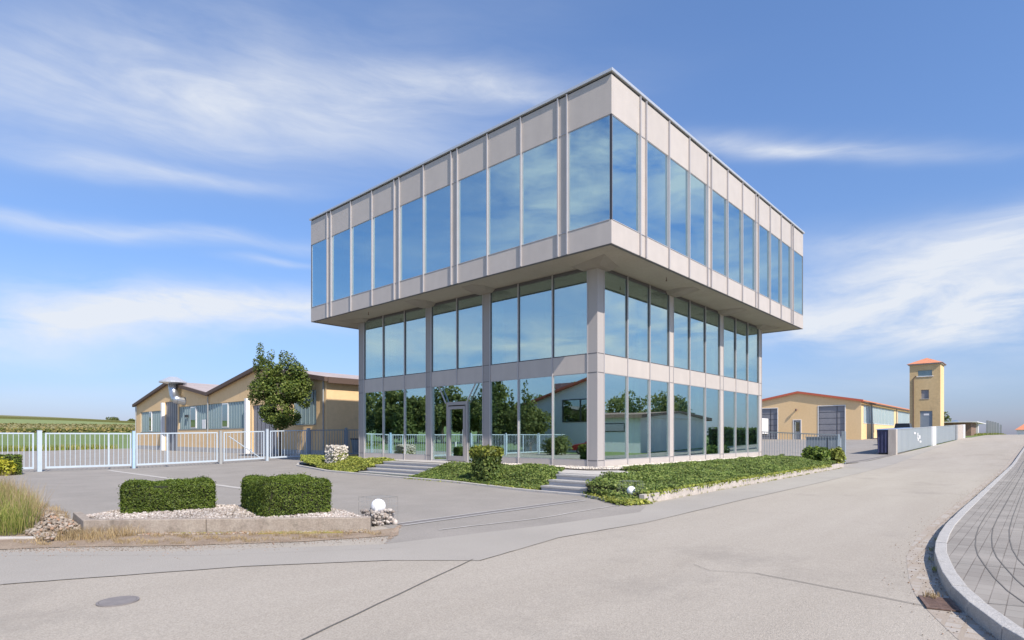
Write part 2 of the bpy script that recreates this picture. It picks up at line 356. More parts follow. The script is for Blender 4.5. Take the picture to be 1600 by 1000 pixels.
M_shrub = leafmat('shrub_leaf', [(.04,.08,.014),(.08,.14,.022),(.13,.19,.03),(.19,.25,.04)])
M_yel = leafmat('yellow_leaf', [(.30,.32,.03),(.42,.42,.04),(.5,.46,.05)])
M_tree = leafmat('tree_leaf', [(.045,.08,.018),(.085,.13,.026),(.14,.19,.036),(.22,.25,.055)])
M_forest = leafmat('forest_leaf', [(.11,.14,.045),(.17,.20,.06),(.24,.26,.08)], .7, .5)
M_conif = leafmat('conifer_leaf', [(.07,.10,.03),(.11,.15,.04),(.18,.21,.06)], .7, .45)
M_dry = leafmat('dry_grass', [(.28,.20,.10),(.42,.32,.17),(.22,.15,.08),(.52,.42,.25)], .8, .2)
M_grass = leafmat('green_grass', [(.11,.16,.03),(.19,.24,.045),(.28,.30,.07),(.46,.38,.16)], .7, .3)
M_moss = mat('moss', (.20,.21,.05), .95, col2=(.30,.22,.08), scale=6, fine=30, fine_amt=.4)
M_rust = mat('rusty_iron', (.13,.085,.07), .75, col2=(.20,.13,.10), scale=8, fine=40, fine_amt=.3, metal=.2)
M_manh = mat('cast_iron', (.17,.155,.15), .8, col2=(.23,.21,.20), scale=8)
M_red = mat('car_red', (.25,.015,.02), .2, spec=.6)
M_blk = mat('car_black', (.012,.012,.014), .2, spec=.6)
M_tyre = mat('tyre', (.02,.02,.02), .9)
M_chrome = mat('rim_metal', (.5,.5,.5), .3, .9)
M_lred = mat('tail_light', (.6,.02,.01), .2)
M_whouse = mat('house_render_white', (.68,.69,.68), .9, col2=(.62,.63,.62), scale=.5)
M_winframe = mat('window_frame_dark', (.06,.055,.05), .5)

def pavermat():
    m = bpy.data.materials.new('pavers'); m.use_nodes = True; t = m.node_tree; n = t.nodes; l = t.links; b = n['Principled BSDF']
    tcn = n.new('ShaderNodeTexCoord'); mp = n.new('ShaderNodeMapping'); l.new(tcn.outputs['Object'], mp.inputs[0])
    br = n.new('ShaderNodeTexBrick'); br.inputs['Scale'].default_value = 1; br.inputs['Brick Width'].default_value = .24; br.inputs['Row Height'].default_value = .125
    br.inputs['Mortar Size'].default_value = .004; br.inputs['Color1'].default_value = (.225,.205,.18,1); br.inputs['Color2'].default_value = (.27,.25,.22,1); br.inputs['Mortar'].default_value = (.14,.12,.10,1)
    l.new(mp.outputs[0], br.inputs['Vector'])
    nz = n.new('ShaderNodeTexNoise'); nz.inputs['Scale'].default_value = .9; nz.inputs['Detail'].default_value = 7; l.new(tcn.outputs['Object'], nz.inputs['Vector'])
    x = n.new('ShaderNodeMix'); x.data_type = 'RGBA'; x.inputs['B'].default_value = (.36,.33,.29,1); 
    r = n.new('ShaderNodeValToRGB'); r.color_ramp.elements[0].position = .45; r.color_ramp.elements[1].position = .7; l.new(nz.outputs[0], r.inputs[0])
    mm = n.new('ShaderNodeMath'); mm.operation = 'MULTIPLY'; mm.inputs[1].default_value = .6; l.new(r.outputs[0], mm.inputs[0])
    l.new(mm.outputs[0], x.inputs['Factor']); l.new(br.outputs[0], x.inputs['A']); l.new(x.outputs['Result'], b.inputs['Base Color'])
    bp = n.new('ShaderNodeBump'); bp.inputs['Strength'].default_value = .5; bp.inputs['Distance'].default_value = .01; bp.invert = True; l.new(br.outputs['Fac'], bp.inputs['Height']); l.new(bp.outputs[0], b.inputs['Normal'])
    b.inputs['Roughness'].default_value = .9
    return m
M_paver = pavermat()
def settmat():
    m = M_conc.copy(); m.name = 'gutter_setts'; t = m.node_tree; n = t.nodes; l = t.links; b = n['Principled BSDF']
    for k in list(b.inputs['Base Color'].links): l.remove(k)
    tcn = n.new('ShaderNodeTexCoord'); br = n.new('ShaderNodeTexBrick'); br.inputs['Scale'].default_value = 1; br.inputs['Brick Width'].default_value = .16; br.inputs['Row Height'].default_value = .15
    br.inputs['Mortar Size'].default_value = .02; br.inputs['Color1'].default_value = (.33,.275,.22,1); br.inputs['Color2'].default_value = (.40,.37,.33,1); br.inputs['Mortar'].default_value = (.33,.28,.225,1)
    l.new(tcn.outputs['Object'], br.inputs['Vector']); l.new(br.outputs[0], b.inputs['Base Color']); return m
M_sett = settmat()

# ================================================================ scatter helpers
def unit(a): return a/np.maximum(np.linalg.norm(a, axis=1, keepdims=True), 1e-9)
def leaves(name, P, Nn, size, mat_, parent=None, rnd=.7, asp=.7, label=None, cat=None, group=None, kind=None):
    P = np.asarray(P, float); n = len(P); Nn = unit(np.asarray(Nn, float)+rnd*np.random.normal(size=(n, 3)))
    a = unit(np.cross(Nn, np.random.normal(size=(n, 3)))); b = np.cross(Nn, a)
    s = (size*np.random.uniform(.6, 1.35, n))[:, None]
    fold = Nn*s*.18
    V = np.empty((n, 4, 3)); V[:,0] = P-a*s*.5; V[:,1] = P+b*s*asp*.5+fold; V[:,2] = P+a*s*.5; V[:,3] = P-b*s*asp*.5+fold
    return rawquads(name, V.reshape(-1, 3), 4, mat_, parent, label, cat, group, kind)
def rawquads(name, V, k, mat_, parent=None, label=None, cat=None, group=None, kind=None):
    if parent is not None: off = np.array(WL[parent.name])
    else: off = np.array([(V[:,0].min()+V[:,0].max())/2, (V[:,1].min()+V[:,1].max())/2, V[:,2].min()])
    V = V-off; n = len(V)//k
    me = bpy.data.meshes.new(name); me.vertices.add(len(V)); me.vertices.foreach_set('co', V.astype(np.float32).ravel())
    me.loops.add(len(V)); me.loops.foreach_set('vertex_index', np.arange(len(V), dtype=np.int32))
    me.polygons.add(n); me.polygons.foreach_set('loop_start', np.arange(0, len(V), k, dtype=np.int32)); me.polygons.foreach_set('loop_total', np.full(n, k, dtype=np.int32))
    me.materials.append(mat_); me.update(calc_edges=True)
    o = bpy.data.objects.new(name, me); link(o); WL[o.name] = Vector(off)
    if parent is not None: o.parent = parent
    else: o.location = off
    return tag(o, label, cat, group, kind)
ICO_V = []; ICO_F = []
_b = bmesh.new(); bmesh.ops.create_icosphere(_b, subdivisions=1, radius=1)
ICO_V = np.array([v.co[:] for v in _b.verts]); ICO_F = np.array([[v.index for v in f.verts] for f in _b.faces]); _b.free()
def pebbles(name, P, size, mat_, parent=None, flat=.65, label=None, cat=None, kind=None, group=None, smooth=False):
    P = np.asarray(P, float); n = len(P); nv = len(ICO_V)
    s = size*np.random.uniform(.55, 1.4, (n, 1, 1))*np.random.uniform(.65, 1.2, (n, 1, 3))
    V = ICO_V[None]*s*np.random.uniform(.75, 1.2, (n, nv, 1)); V[:,:,2] *= flat
    th = np.random.uniform(0, 6.28, n); c, si = np.cos(th)[:,None], np.sin(th)[:,None]
    x = V[:,:,0]*c-V[:,:,1]*si; y = V[:,:,0]*si+V[:,:,1]*c
    tl = np.random.normal(size=(n,1))*.5; z = V[:,:,2]*np.cos(tl)+x*np.sin(tl); x = x*np.cos(tl)-V[:,:,2]*np.sin(tl)
    V = np.stack([x, y, z], 2)+P[:,None,:]
    F = (ICO_F[None]+(np.arange(n)*nv)[:,None,None]).reshape(-1, 3); V = V.reshape(-1, 3)
    if parent is not None: off = np.array(WL[parent.name])
    else: off = np.array([(V[:,0].min()+V[:,0].max())/2, (V[:,1].min()+V[:,1].max())/2, V[:,2].min()])
    me = bpy.data.meshes.new(name); me.vertices.add(len(V)); me.vertices.foreach_set('co', (V-off).astype(np.float32).ravel())
    me.loops.add(F.size); me.loops.foreach_set('vertex_index', F.astype(np.int32).ravel())
    me.polygons.add(len(F)); me.polygons.foreach_set('loop_start', np.arange(0, F.size, 3, dtype=np.int32)); me.polygons.foreach_set('loop_total', np.full(len(F), 3, dtype=np.int32))
    me.materials.append(mat_); me.update(calc_edges=True)
    o = bpy.data.objects.new(name, me); link(o); WL[o.name] = Vector(off)
    if parent is not None: o.parent = parent
    else: o.location = off
    return tag(o, label, cat, group, kind)
def blades(name, P, h, w, mat_, lean=.35, **k):
    P = np.asarray(P, float); n = len(P)
    hh = (h*np.random.uniform(.45, 1.25, n))[:,None]; th = np.random.uniform(0, 6.28, n); d = np.stack([np.cos(th), np.sin(th), 0*th], 1)
    t2 = np.random.uniform(0, 6.28, n); L = np.stack([np.cos(t2), np.sin(t2), 0*t2], 1)*np.random.uniform(0, lean, n)[:,None]*hh
    up = np.array([[0,0,1.]])*hh; ww = d*w*.5
    A = P; B = P+up*.55+L*.35; C = P+up*.95+L
    V = np.empty((n*2, 4, 3)); V[0::2,0] = A-ww; V[0::2,1] = A+ww; V[0::2,2] = B+ww*.8; V[0::2,3] = B-ww*.8
    V[1::2,0] = B-ww*.8; V[1::2,1] = B+ww*.8; V[1::2,2] = C+ww*.12; V[1::2,3] = C-ww*.12
    return rawquads(name, V.reshape(-1,3), 4, mat_, **k)
def inpoly(poly, n, jitter=0):
    poly = np.array(poly); mn, mxx = poly.min(0), poly.max(0); out_ = []
    x1 = poly; x2 = np.roll(poly, -1, 0)
    while len(out_) < n:
        q = np.random.uniform(mn, mxx, (n*2, 2)); c = np.zeros(len(q), bool)
        for (ax, ay), (bx, by) in zip(x1, x2):
            if ay == by: continue
            hit = ((ay > q[:,1]) != (by > q[:,1])) & (q[:,0] < (bx-ax)*(q[:,1]-ay)/(by-ay)+ax); c ^= hit
        out_ += list(q[c])
    return np.array(out_[:n])

# ================================================================ ground sheets
def drape(name, poly, dz, mat_, kind='structure', step=None, zf=T, skirt=0, label=None, cat=None, vs=None):
    bm = bmesh.new(); vv = [bm.verts.new((p[0], p[1], 0)) for p in poly]; f = bm.faces.new(vv)
    if f.normal.z < 0: f.normal_flip()
    xs = [p[0] for p in poly]; ys = [p[1] for p in poly]
    cuts = [c for c in list(range(-8, 30, 1))+[32,36,40,44,50,56,60,80,100,110,115,120,125,130,135,140,145,150,155,160,200,300,450,600]]
    cutv = [-.5,0,.5,1,1.5,2,2.5,3,3.5,4,24,28,32,36,40,44,50,72,120,200,280,361,400,430,470,515,560,605,650,690,734,765,800,900,1000]
    for c in cuts:
        if min(xs) < c < max(xs): bmesh.ops.bisect_plane(bm, geom=bm.verts[:]+bm.edges[:]+bm.faces[:], plane_co=(c,0,0), plane_no=(1,0,0))
    for c in cutv:
        if min(ys) < c < max(ys): bmesh.ops.bisect_plane(bm, geom=bm.verts[:]+bm.edges[:]+bm.faces[:], plane_co=(0,c,0), plane_no=(0,1,0))
    bmesh.ops.triangulate(bm, faces=bm.faces[:], quad_method='FIXED')
    for v in bm.verts: v.co.z = zf(v.co.x, v.co.y)+dz
    bm.normal_update()
    for f in bm.faces:
        if f.normal.z < 0: f.normal_flip()
    me = bpy.data.meshes.new(name); bm.to_mesh(me); bm.free(); me.materials.append(mat_)
    o = bpy.data.objects.new(name, me); link(o); WL[o.name] = Vector((0,0,0))
    return tag(o, label, cat, None, kind)
BIG = 1500
drape('ground', [(-BIG,-BIG),(BIG,-BIG),(BIG,BIG),(-BIG,BIG)], -.05, M_field)
drape('road', [(-60,-9.7),(-60,-40),(-16.3,-40),(-15.2,-18),(-14.6,-14.5),(-13.6,-12.4),(-11,-10.85),(-9,-10.3),(-6,-9.95),(700,-9.9),(700,-3.0),(24,-3.0),(20,-2.4),(-3,-2.4),(-3.4,4),(-12,4),(-14.9,.5),(-16.5,3),(-17.2,14),(-17.2,120),(-26,120),(-26,-9.7)], -.008, M_asph)
drape('yard', [(-14.2,2.2),(-10.3,-1.8),(-10.6,-3.0),(-11.52,-3.98),(-8.64,-4.56),(-5.68,-4.91),(-4.68,-4.6),(-3.3,-1.5),(-3.35,9.7),(-3.1,12),(-1.8,17),(-.9,17.9),(21.4,17.9),(21.4,-2.3),(24.5,-2.95),(34.8,-2.95),(90,-2.3),(90,7),(135,7.2),(135,72),(-18,72),(-17,14),(-15.2,13.2),(-14.6,8)], -.0045, M_yard)
drape('road', [(-30,-.3),(-15.46,-.52),(-13.63,-2.4),(-11.52,-3.98),(-8.64,-4.56),(-5.68,-4.91),(-4.2,-4.3),(1,-4.05),(14,-3.65),(24,-2.9),(29,-3.2),(60,-3.1),(60,-3.6),(29.35,-4.6),(18,-5.1),(7,-5.45),(-1.77,-5.6),(-6.92,-5.75),(-9.32,-5.55),(-11.35,-5.85),(-12.11,-5.0),(-13.55,-3.95),(-14.66,-3.4),(-15.69,-2.9),(-30,-2.6)], -.0015, M_asph_b)
def strip(pts, w, zo=.005):
    mb = MB(); P = [Vector((p[0], p[1], 0)) for p in pts]; L = []; 
    for i, p in enumerate(P):
        d = (P[min(i+1,len(P)-1)]-P[max(i-1,0)]).normalized(); nrm = Vector((-d.y, d.x, 0))
        ww = w if not hasattr(w, '__len__') else w[i]
        a = p+nrm*ww/2; b = p-nrm*ww/2
        L.append(((a.x,a.y,T(a.x,a.y)+zo), (b.x,b.y,T(b.x,b.y)+zo)))
    for (a,b),(c,d2) in zip(L, L[1:]): mb.add([b,d2,c,a], [(0,1,2,3)])
    return mb
def wob(pts, n, amp):
    out_ = []
    for a, b in zip(pts, pts[1:]):
        for i in range(n):
            t = i/n; out_.append((a[0]+(b[0]-a[0])*t+random.uniform(-amp,amp), a[1]+(b[1]-a[1])*t+random.uniform(-amp,amp)))
    return out_+[pts[-1]]
for pts, w in [([(-11.35,-5.72),(-14.38,-6.93),(-15.4,-7.4)], .022), ([(-9.66,-8.74),(-9.93,-10.46)], .018), ([(-9.66,-8.74),(-9.9,-8.3),(-9.7,-8.0)], .008),
               ([(-11.35,-5.86),(-9.32,-5.56),(-6.92,-5.76),(-1.77,-5.6),(7,-5.46)], .012), ([(-15.69,-2.9),(-14.66,-3.4),(-13.55,-3.95),(-12.11,-5.0)], .010), ([(-15.46,-.9),(-13.63,-2.9),(-11.52,-4.4)], .004)]:
    tag(strip(wob(pts, 9, .008), w*.8, .0012).build('tar_joint', M_tar), kind='structure')
# concrete drainage channel across the drive and concrete edging
for a, b, w in [((-10.24,-2.46),(-4.6,-2.50),.075), ((-10.24,-2.72),(-4.6,-2.76),.085)]:
    tag(strip([a, b], w, .006).build('drainage_channel', M_granite), kind='structure')
tag(strip([(-10.2,-2.59),(-4.6,-2.63)], .15, .003).build('channel_grating', M_manh), kind='structure')
tag(strip([(-9.13,21.5),(-9.0,11.3),(-8.97,7.45),(-8.95,4.5)], .22, .004).build('concrete_strip', M_conc), kind='structure')
tag(strip(wob([(-10.1,-3.55),(-8,-3.95),(-6,-3.9),(-4.8,-3.95)], 6, .03), .05, .005).build('road_edging', M_conc), kind='structure')

# ---- kerb and pavement on the right
KC = [(230,-10.0),(110,-10.0),(60,-10.0),(30,-10.0),(15,-10.0),(8,-10.0),(3,-10.0),(0,-10.0),(-2.5,-10.0),(-4.5,-10.02),(-5.6,-10.06),(-6.6,-10.12),(-7.4,-10.2),(-8.1,-10.31),(-8.8,-10.43),(-9.4,-10.56),(-10.0,-10.74),(-10.7,-11.0),(-11.4,-11.35),(-12.1,-11.8),(-12.8,-12.4),(-13.4,-13.2),(-13.9,-14.3),(-14.1,-16),(-14.1,-22)]
def offs(pts, d):
    out_ = []
    for i, p in enumerate(pts):
        a = Vector(pts[max(i-1,0)]); b = Vector(pts[min(i+1,len(pts)-1)]); t = (b-a).normalized(); nrm = Vector((t.y, -t.x))
        out_.append((p[0]+nrm.x*d*-1, p[1]+nrm.y*d*-1))
    return out_
def sweep(pts, d0, d1, z0, z1, n=1):
    A = offs(pts, d0); B = offs(pts, d1); mb = MB()
    for i in range(len(pts)-1):
        q = [A[i], A[i+1], B[i+1], B[i]]
        b = [(x, y, T(x,y)+z0) for x, y in q]; t = [(x, y, T(x,y)+z1) for x, y in q]
        mb.hexa(b[::-1], t[::-1])
    return mb
tst = offs(KC, 1)[5]; SG = 1 if tst[1] < -10 else -1     # offset sign that points away from the road
mb = MB(); dens = []
for a, b in zip(KC, KC[1:]):
    L = (Vector(a)-Vector(b)).length; k = max(1, int(L/1.0)) if a[0] < 40 else 2
    for i in range(k): dens.append((a[0]+(b[0]-a[0])*i/k, a[1]+(b[1]-a[1])*i/k))
dens.append(KC[-1])
A = offs(dens, 0); B = offs(dens, SG*.13); A2 = offs(dens, -SG*.012)
for i in range(len(dens)-1):
    if (i % 1) == 0:
        j = random.uniform(-.006, .006); g = .006/max(.3, (Vector(dens[i])-Vector(dens[i+1])).length)
        def lp(P, t): return (P[i][0]+(P[i+1][0]-P[i][0])*t, P[i][1]+(P[i+1][1]-P[i][1])*t)
        q = [lp(A2,g), lp(A2,1-g), lp(B,1-g), lp(B,g)]; qt = [lp(A,g), lp(A,1-g), lp(B,1-g), lp(B,g)]
        b_ = [(x,y,T(x,y)-.05) for x,y in q]; t_ = [(x,y,T(x,y)+.125+j) for x,y in qt]
        mb.hexa(b_, t_) if SG*1 > 0 else mb.hexa(b_[::-1], t_[::-1])
ke = mb.build('kerb', M_granite, bevel=.008); ke['kind'] = 'structure'
PAVZ = .115
pv = [p for p in offs(dens, SG*.125)]
drape('pavement', pv+[(-14.1+3,-40),(20,-40),(20,-13.2),(230,-13.2)], PAVZ, M_paver)
A_ = offs(dens, -SG*.30); B_ = offs(dens, -SG*.005); mb = MB()
for i in range(len(dens)-1): mb.add([(A_[i][0],A_[i][1],T(*A_[i])-.0055), (A_[i+1][0],A_[i+1][1],T(*A_[i+1])-.0055), (B_[i+1][0],B_[i+1][1],T(*B_[i+1])-.0055), (B_[i][0],B_[i][1],T(*B_[i])-.0055)], [(3,2,1,0)] if SG > 0 else [(0,1,2,3)])
tag(mb.build('gutter', M_sett), kind='structure')
for d in (.44, .62, .82, 1.04, 1.30, 1.62):
    c = [p for p in offs(KC, SG*d)]
    tag(strip(c, .012 if d < 1.5 else .01, PAVZ+.004).build('pavement_joint', M_tar), kind='structure')
for i in range(9, len(dens)-1):
    pass
u = -13.0
while u < 30:
    # cross joints
    best = min(range(len(dens)), key=lambda i: abs(dens[i][0]-u)+ (0 if dens[i][1] > -13 else 50))
    a = offs(dens, SG*.14)[best]; b = offs(dens, SG*2.5)[best]
    tag(strip([a, b], .010, PAVZ+.005).build('pavement_joint', M_tar), kind='structure')
    u += 1.6
dr_ = thing('drain_grate', (-9.78,-10.38,0), 'rusty square iron drain grate in the gutter beside the curved kerb', 'drain grate')
BX(-9.98,-9.58,-10.48,-10.28,-.03,.0006).build('shaft_shade', M_dark, dr_)  # dark block standing in for the unlit void under the bars
mb = MB(); mb.box(-10.01,-9.55,-10.51,-10.48,0,.012); mb.box(-10.01,-9.55,-10.28,-10.25,0,.012); mb.box(-10.01,-9.98,-10.48,-10.28,0,.012); mb.box(-9.58,-9.55,-10.48,-10.28,0,.012)
mb.build('frame', M_rust, dr_)
mb = MB()
for i in range(11): mb.box(-9.975+i*.036,-9.955+i*.036,-10.478,-10.282,.001,.010)
mb.box(-9.98,-9.58,-10.39,-10.37,0,.008); mb.build('grating', M_rust, dr_)
dr_.location = (-9.77,-10.50,0); dr_.rotation_euler = (0,0,rad(16))
q = inpoly([(-9.62,-10.34),(-9.45,-10.36),(-9.45,-10.50),(-9.62,-10.46)], 90)
blades('weed_tuft', np.c_[q, np.zeros(90)], .06, .006, M_dry, label='small dry weed tuft at the edge of the rusty drain grate', cat='weed')
mb = MB(); mb.tube([(-15.04+1.0,-4.59,-.02),(-15.04+1.0,-4.59,.004)], .0, 32)
def disc(cx, cy, r, z0, z1, n=36): 
    return MB().prism([(cx+r*math.cos(2*math.pi*i/n), cy+r*math.sin(2*math.pi*i/n)) for i in range(n)], z0, z1)
mh = thing('manhole_cover', (-15.04,-4.59,0), 'round worn iron manhole cover set in the street at the lower left', 'manhole cover')
disc(-15.04,-4.59,.155,-.02,.005).build('lid', M_manh, mh)
mb = MB()
for i in range(36):
    a, b = 2*math.pi*i/36, 2*math.pi*(i+1)/36
    c = [(-15.04+r*math.cos(t), -4.59+r*math.sin(t)) for r, t in ((.158,a),(.178,a),(.178,b),(.158,b))]
    mb.hexa([(x,y,-.02) for x,y in c], [(x,y,.005) for x,y in c])
mb.build('frame', M_manh, mh)

# ================================================================ office building
ZS, ZT = 7.48, 12.72
OB = thing('office_building', (0,0,0), 'three storey office block with mirrored glazing, pale cladding and a wider overhanging top floor', 'building')
class Face:
    def __init__(s, o, d, n): s.o, s.d, s.n = o, d, n
    def box(s, mb, a0, a1, d0, d1, z0, z1):
        xs = [s.o[0]+s.d[0]*a+s.n[0]*q for a in (a0,a1) for q in (d0,d1)]; ys = [s.o[1]+s.d[1]*a+s.n[1]*q for a in (a0,a1) for q in (d0,d1)]
        mb.box(min(xs), max(xs), min(ys), max(ys), z0, z1); return mb
OV = 1.5666; L, Rr = 18.01, 19.05; l_, r_ = 14.47, 15.65
FLu = Face((-OV,-OV), (0,1), (-1,0)); FRu = Face((-OV,-OV), (1,0), (0,-1))
def tilt(w, F, a=.0022):
    # panes never sit perfectly in one plane
    co = [v.co for v in w.data.vertices]; cx_ = sum((c*1.0 for c in co), Vector())/len(co); k1, k2 = random.uniform(-a,a), random.uniform(-a*.6,a*.6)
    for v in w.data.vertices:
        q_ = v.co-cx_; s_ = q_.x*F.d[0]+q_.y*F.d[1]; e_ = k1*s_+k2*q_.z; v.co.x += F.n[0]*e_; v.co.y += F.n[1]*e_
    return w
def upper(F, length, piers, singles):
    ps = [(0.0, None)]; bounds = sorted([p for pr in piers for p in pr]+singles)
    edges = [0]+bounds+[length]; isP = lambda a, b: any(abs(a-p[0]) < .01 and abs(b-p[1]) < .01 for p in piers)
    for a, b in zip(edges, edges[1:]):
        if isP(a, b):
            F.box(MB(), a+.02, b-.02, -.10, -.010, ZS+.004, ZT-.12).build('pier_panel', M_panel, OB); continue
        e0 = .022; e1 = .022
        if a == 0: e0 = 0 if F is FLu else .111
        if b == length: e1 = 0
        F.box(MB(), a+e0, b-e1, -.11, 0, 11.41, ZT-.115).build('fascia_panel', M_panel, OB)
        F.box(MB(), a+e0, b-e1, -.11, 0, ZS-.004, 8.19).build('fascia_panel', M_panel, OB)
        w = F.box(MB(), a+(.06 if a == 0 else e0), b-(.06 if b == length else e1), -.04, -.025, 8.20, 11.40).build('window', M_glass_u, OB); tilt(w, F)
        g0, g1 = a+(.06 if a == 0 else e0), b-(.06 if b == length else e1); fr = MB(); F.box(fr, g0, g1, -.10, -.012, 11.385, 11.408); F.box(fr, g0, g1, -.10, .012, 8.192, 8.215); F.box(fr, g0, g0+.018, -.06, -.012, 8.215, 11.385); F.box(fr, g1-.018, g1, -.06, -.012, 8.215, 11.385)
        fr.build('window_frame', M_fin, w)
    for p in bounds:
        F.box(MB(), p-.020, p+.020, -.10, .06, ZS-.006, ZT-.10).build('mullion', M_fin, OB)
    for a, b in piers:
        for z in (8.20, 11.40): F.box(MB(), a+.022, b-.022, -.09, .006, z-.012, z+.012).build('pier_joint', M_fin, OB)
FBu = Face((-OV,-OV+L), (1,0), (0,1)); FEu = Face((-OV+Rr,-OV), (0,1), (1,0))
PL = [(1.66,2.03),(6.89,7.25),(10.55,10.91),(16.03,16.39)]; SL = [3.65,5.28,8.93,12.56,14.28]
PR = [(1.66,2.04),(6.78,7.13),(11.91,12.25),(16.96,17.28)]; SR = [3.63,5.2,8.72,10.33,13.8,15.38]
upper(FLu, L, PL, SL); upper(FRu, Rr, PR, SR)
# rear and far faces in the same system
for F, n_, bnd in ((FBu, Rr, [p for q in PR for p in q]+SR), (FEu, L, [p for q in PL for p in q]+SL)):
    a = MB(); F.box(a, .12, n_-.12, -.11, -.001, 11.41, ZT-.115); F.box(a, .12, n_-.12, -.11, -.001, ZS-.004, 8.19); a.build('rear_panel', M_panel, OB)
    F.box(MB(), .12, n_-.12, -.07, -.05, 8.20, 11.40).build('window', M_glass_u, OB)
    for p in bnd: F.box(MB(), p-.020, p+.020, -.10, .06, ZS-.006, ZT-.10).build('mullion', M_fin, OB)
# dark glazed corner joints
for x, y in ((-OV,-OV), (-OV,-OV+L), (-OV+Rr,-OV), (-OV+Rr,-OV+L)):
    sx = 1 if x < 0 else -1; sy = 1 if y < 5 else -1
    BX(x+sx*.004, x+sx*.056, y+sy*.004, y+sy*.056, 8.195, 11.405).build('corner_joint', M_dark, OB)
# coping and roof
x0, x1, y0, y1 = -OV, -OV+Rr, -OV, -OV+L
BX(x0+.02, x1-.02, y0+.02, y1-.02, ZT-.115, ZT-.06).build('coping_gap', M_dark, OB)
mb = MB(); o_ = .07
mb.box(x0-o_, x1+o_, y0-o_, y0+.3, ZT-.06, ZT+.03); mb.box(x0-o_, x1+o_, y1-.3, y1+o_, ZT-.06, ZT+.03)
mb.box(x0-o_, x0+.3, y0+.3, y1-.3, ZT-.06, ZT+.03); mb.box(x1-.3, x1+o_, y0+.3, y1-.3, ZT-.06, ZT+.03)
mb.build('coping', M_cop, OB, bevel=.006)
BX(x0+.3, x1-.3, y0+.3, y1-.3, ZT-.35, ZT-.2).build('roof', M_infloor, OB)
# soffit slab
BX(x0+.11, x1-.11, y0+.11, y1-.11, ZS+.004, ZS+.30).build('soffit', M_soff, OB)
mb = MB(); 
for a in ((x0-.0,x1,y0,y0+.11),(x0,x1,y1-.11,y1),(x0,x0+.11,y0+.11,y1-.11),(x1-.11,x1,y0+.11,y1-.11)): mb.box(a[0]+.004,a[1]-.004,a[2]+.004,a[3]-.004,ZS-.022,ZS-.0045)
mb.build('drip_edge', M_trim_shade, OB)
def corbel(cx, cy, dx_, dy_):          # flared column head below the soffit, (dx_,dy_) points outwards
    zt, zb = ZS+.002, ZS-.13
    if dx_ and dy_:
        t = [(cx-.9*0+0.0, cy), ]
    out_, w0, w1 = 1.10, .52, .34
    if dx_ and dy_:
        # corner: diagonal kite
        X = lambda a: cx+dx_*a; Y = lambda b: cy+dy_*b
        t = [(X(-.85),Y(-.02)),(X(-.85),Y(.35)),(X(.80),Y(.80)),(X(.35),Y(-.85)),(X(-.02),Y(-.85)),(X(-.3),Y(-.3))]
        b = [(X(-.58),Y(.0)),(X(-.58),Y(.12)),(X(.28),Y(.28)),(X(.12),Y(-.58)),(X(.0),Y(-.58)),(X(-.3),Y(-.3))]
    elif dx_:
        t = [(cx,cy-w0),(cx+dx_*out_*.6,cy-w0),(cx+dx_*out_,cy-w0*.6),(cx+dx_*out_,cy+w0*.6),(cx+dx_*out_*.6,cy+w0),(cx,cy+w0)]
        b = [(cx,cy-w1),(cx+dx_*.3,cy-w1),(cx+dx_*.42,cy-.22),(cx+dx_*.42,cy+.22),(cx+dx_*.3,cy+w1),(cx,cy+w1)]
    else:
        t = [(cx-w0,cy),(cx-w0,cy+dy_*out_*.6),(cx-w0*.6,cy+dy_*out_),(cx+w0*.6,cy+dy_*out_),(cx+w0,cy+dy_*out_*.6),(cx+w0,cy)]
        b = [(cx-w1,cy),(cx-w1,cy+dy_*.3),(cx-.22,cy+dy_*.42),(cx+.22,cy+dy_*.42),(cx+w1,cy+dy_*.3),(cx+w1,cy)]
    n = len(t); m = MB(); m.add([(p[0],p[1],zb) for p in b]+[(p[0],p[1],zt) for p in t], [tuple(range(n)), tuple(range(n,2*n))]+[(i,(i+1)%n,n+(i+1)%n,n+i) for i in range(n)])
    return m.build('corbel', M_corb, OB)
corbel(.0,.0,-1,-1); corbel(0,l_,-1,1); corbel(r_,0,1,-1)
for y in (5.35, 8.97): corbel(0, y, -1, 0)
for x in (5.35, 10.38): corbel(x, 0, 0, -1)
for (x, y) in ((3.1,-.95),(-.9,12.3)):
    mb = MB(); mb.tube([(x,y,ZS-.09),(x,y,ZS+.01)], [.012,.012], 8); mb.tube([(x,y,ZS-.13),(x,y,ZS-.09)], [.03,.02], 8); mb.build('sprinkler', M_rust, OB)

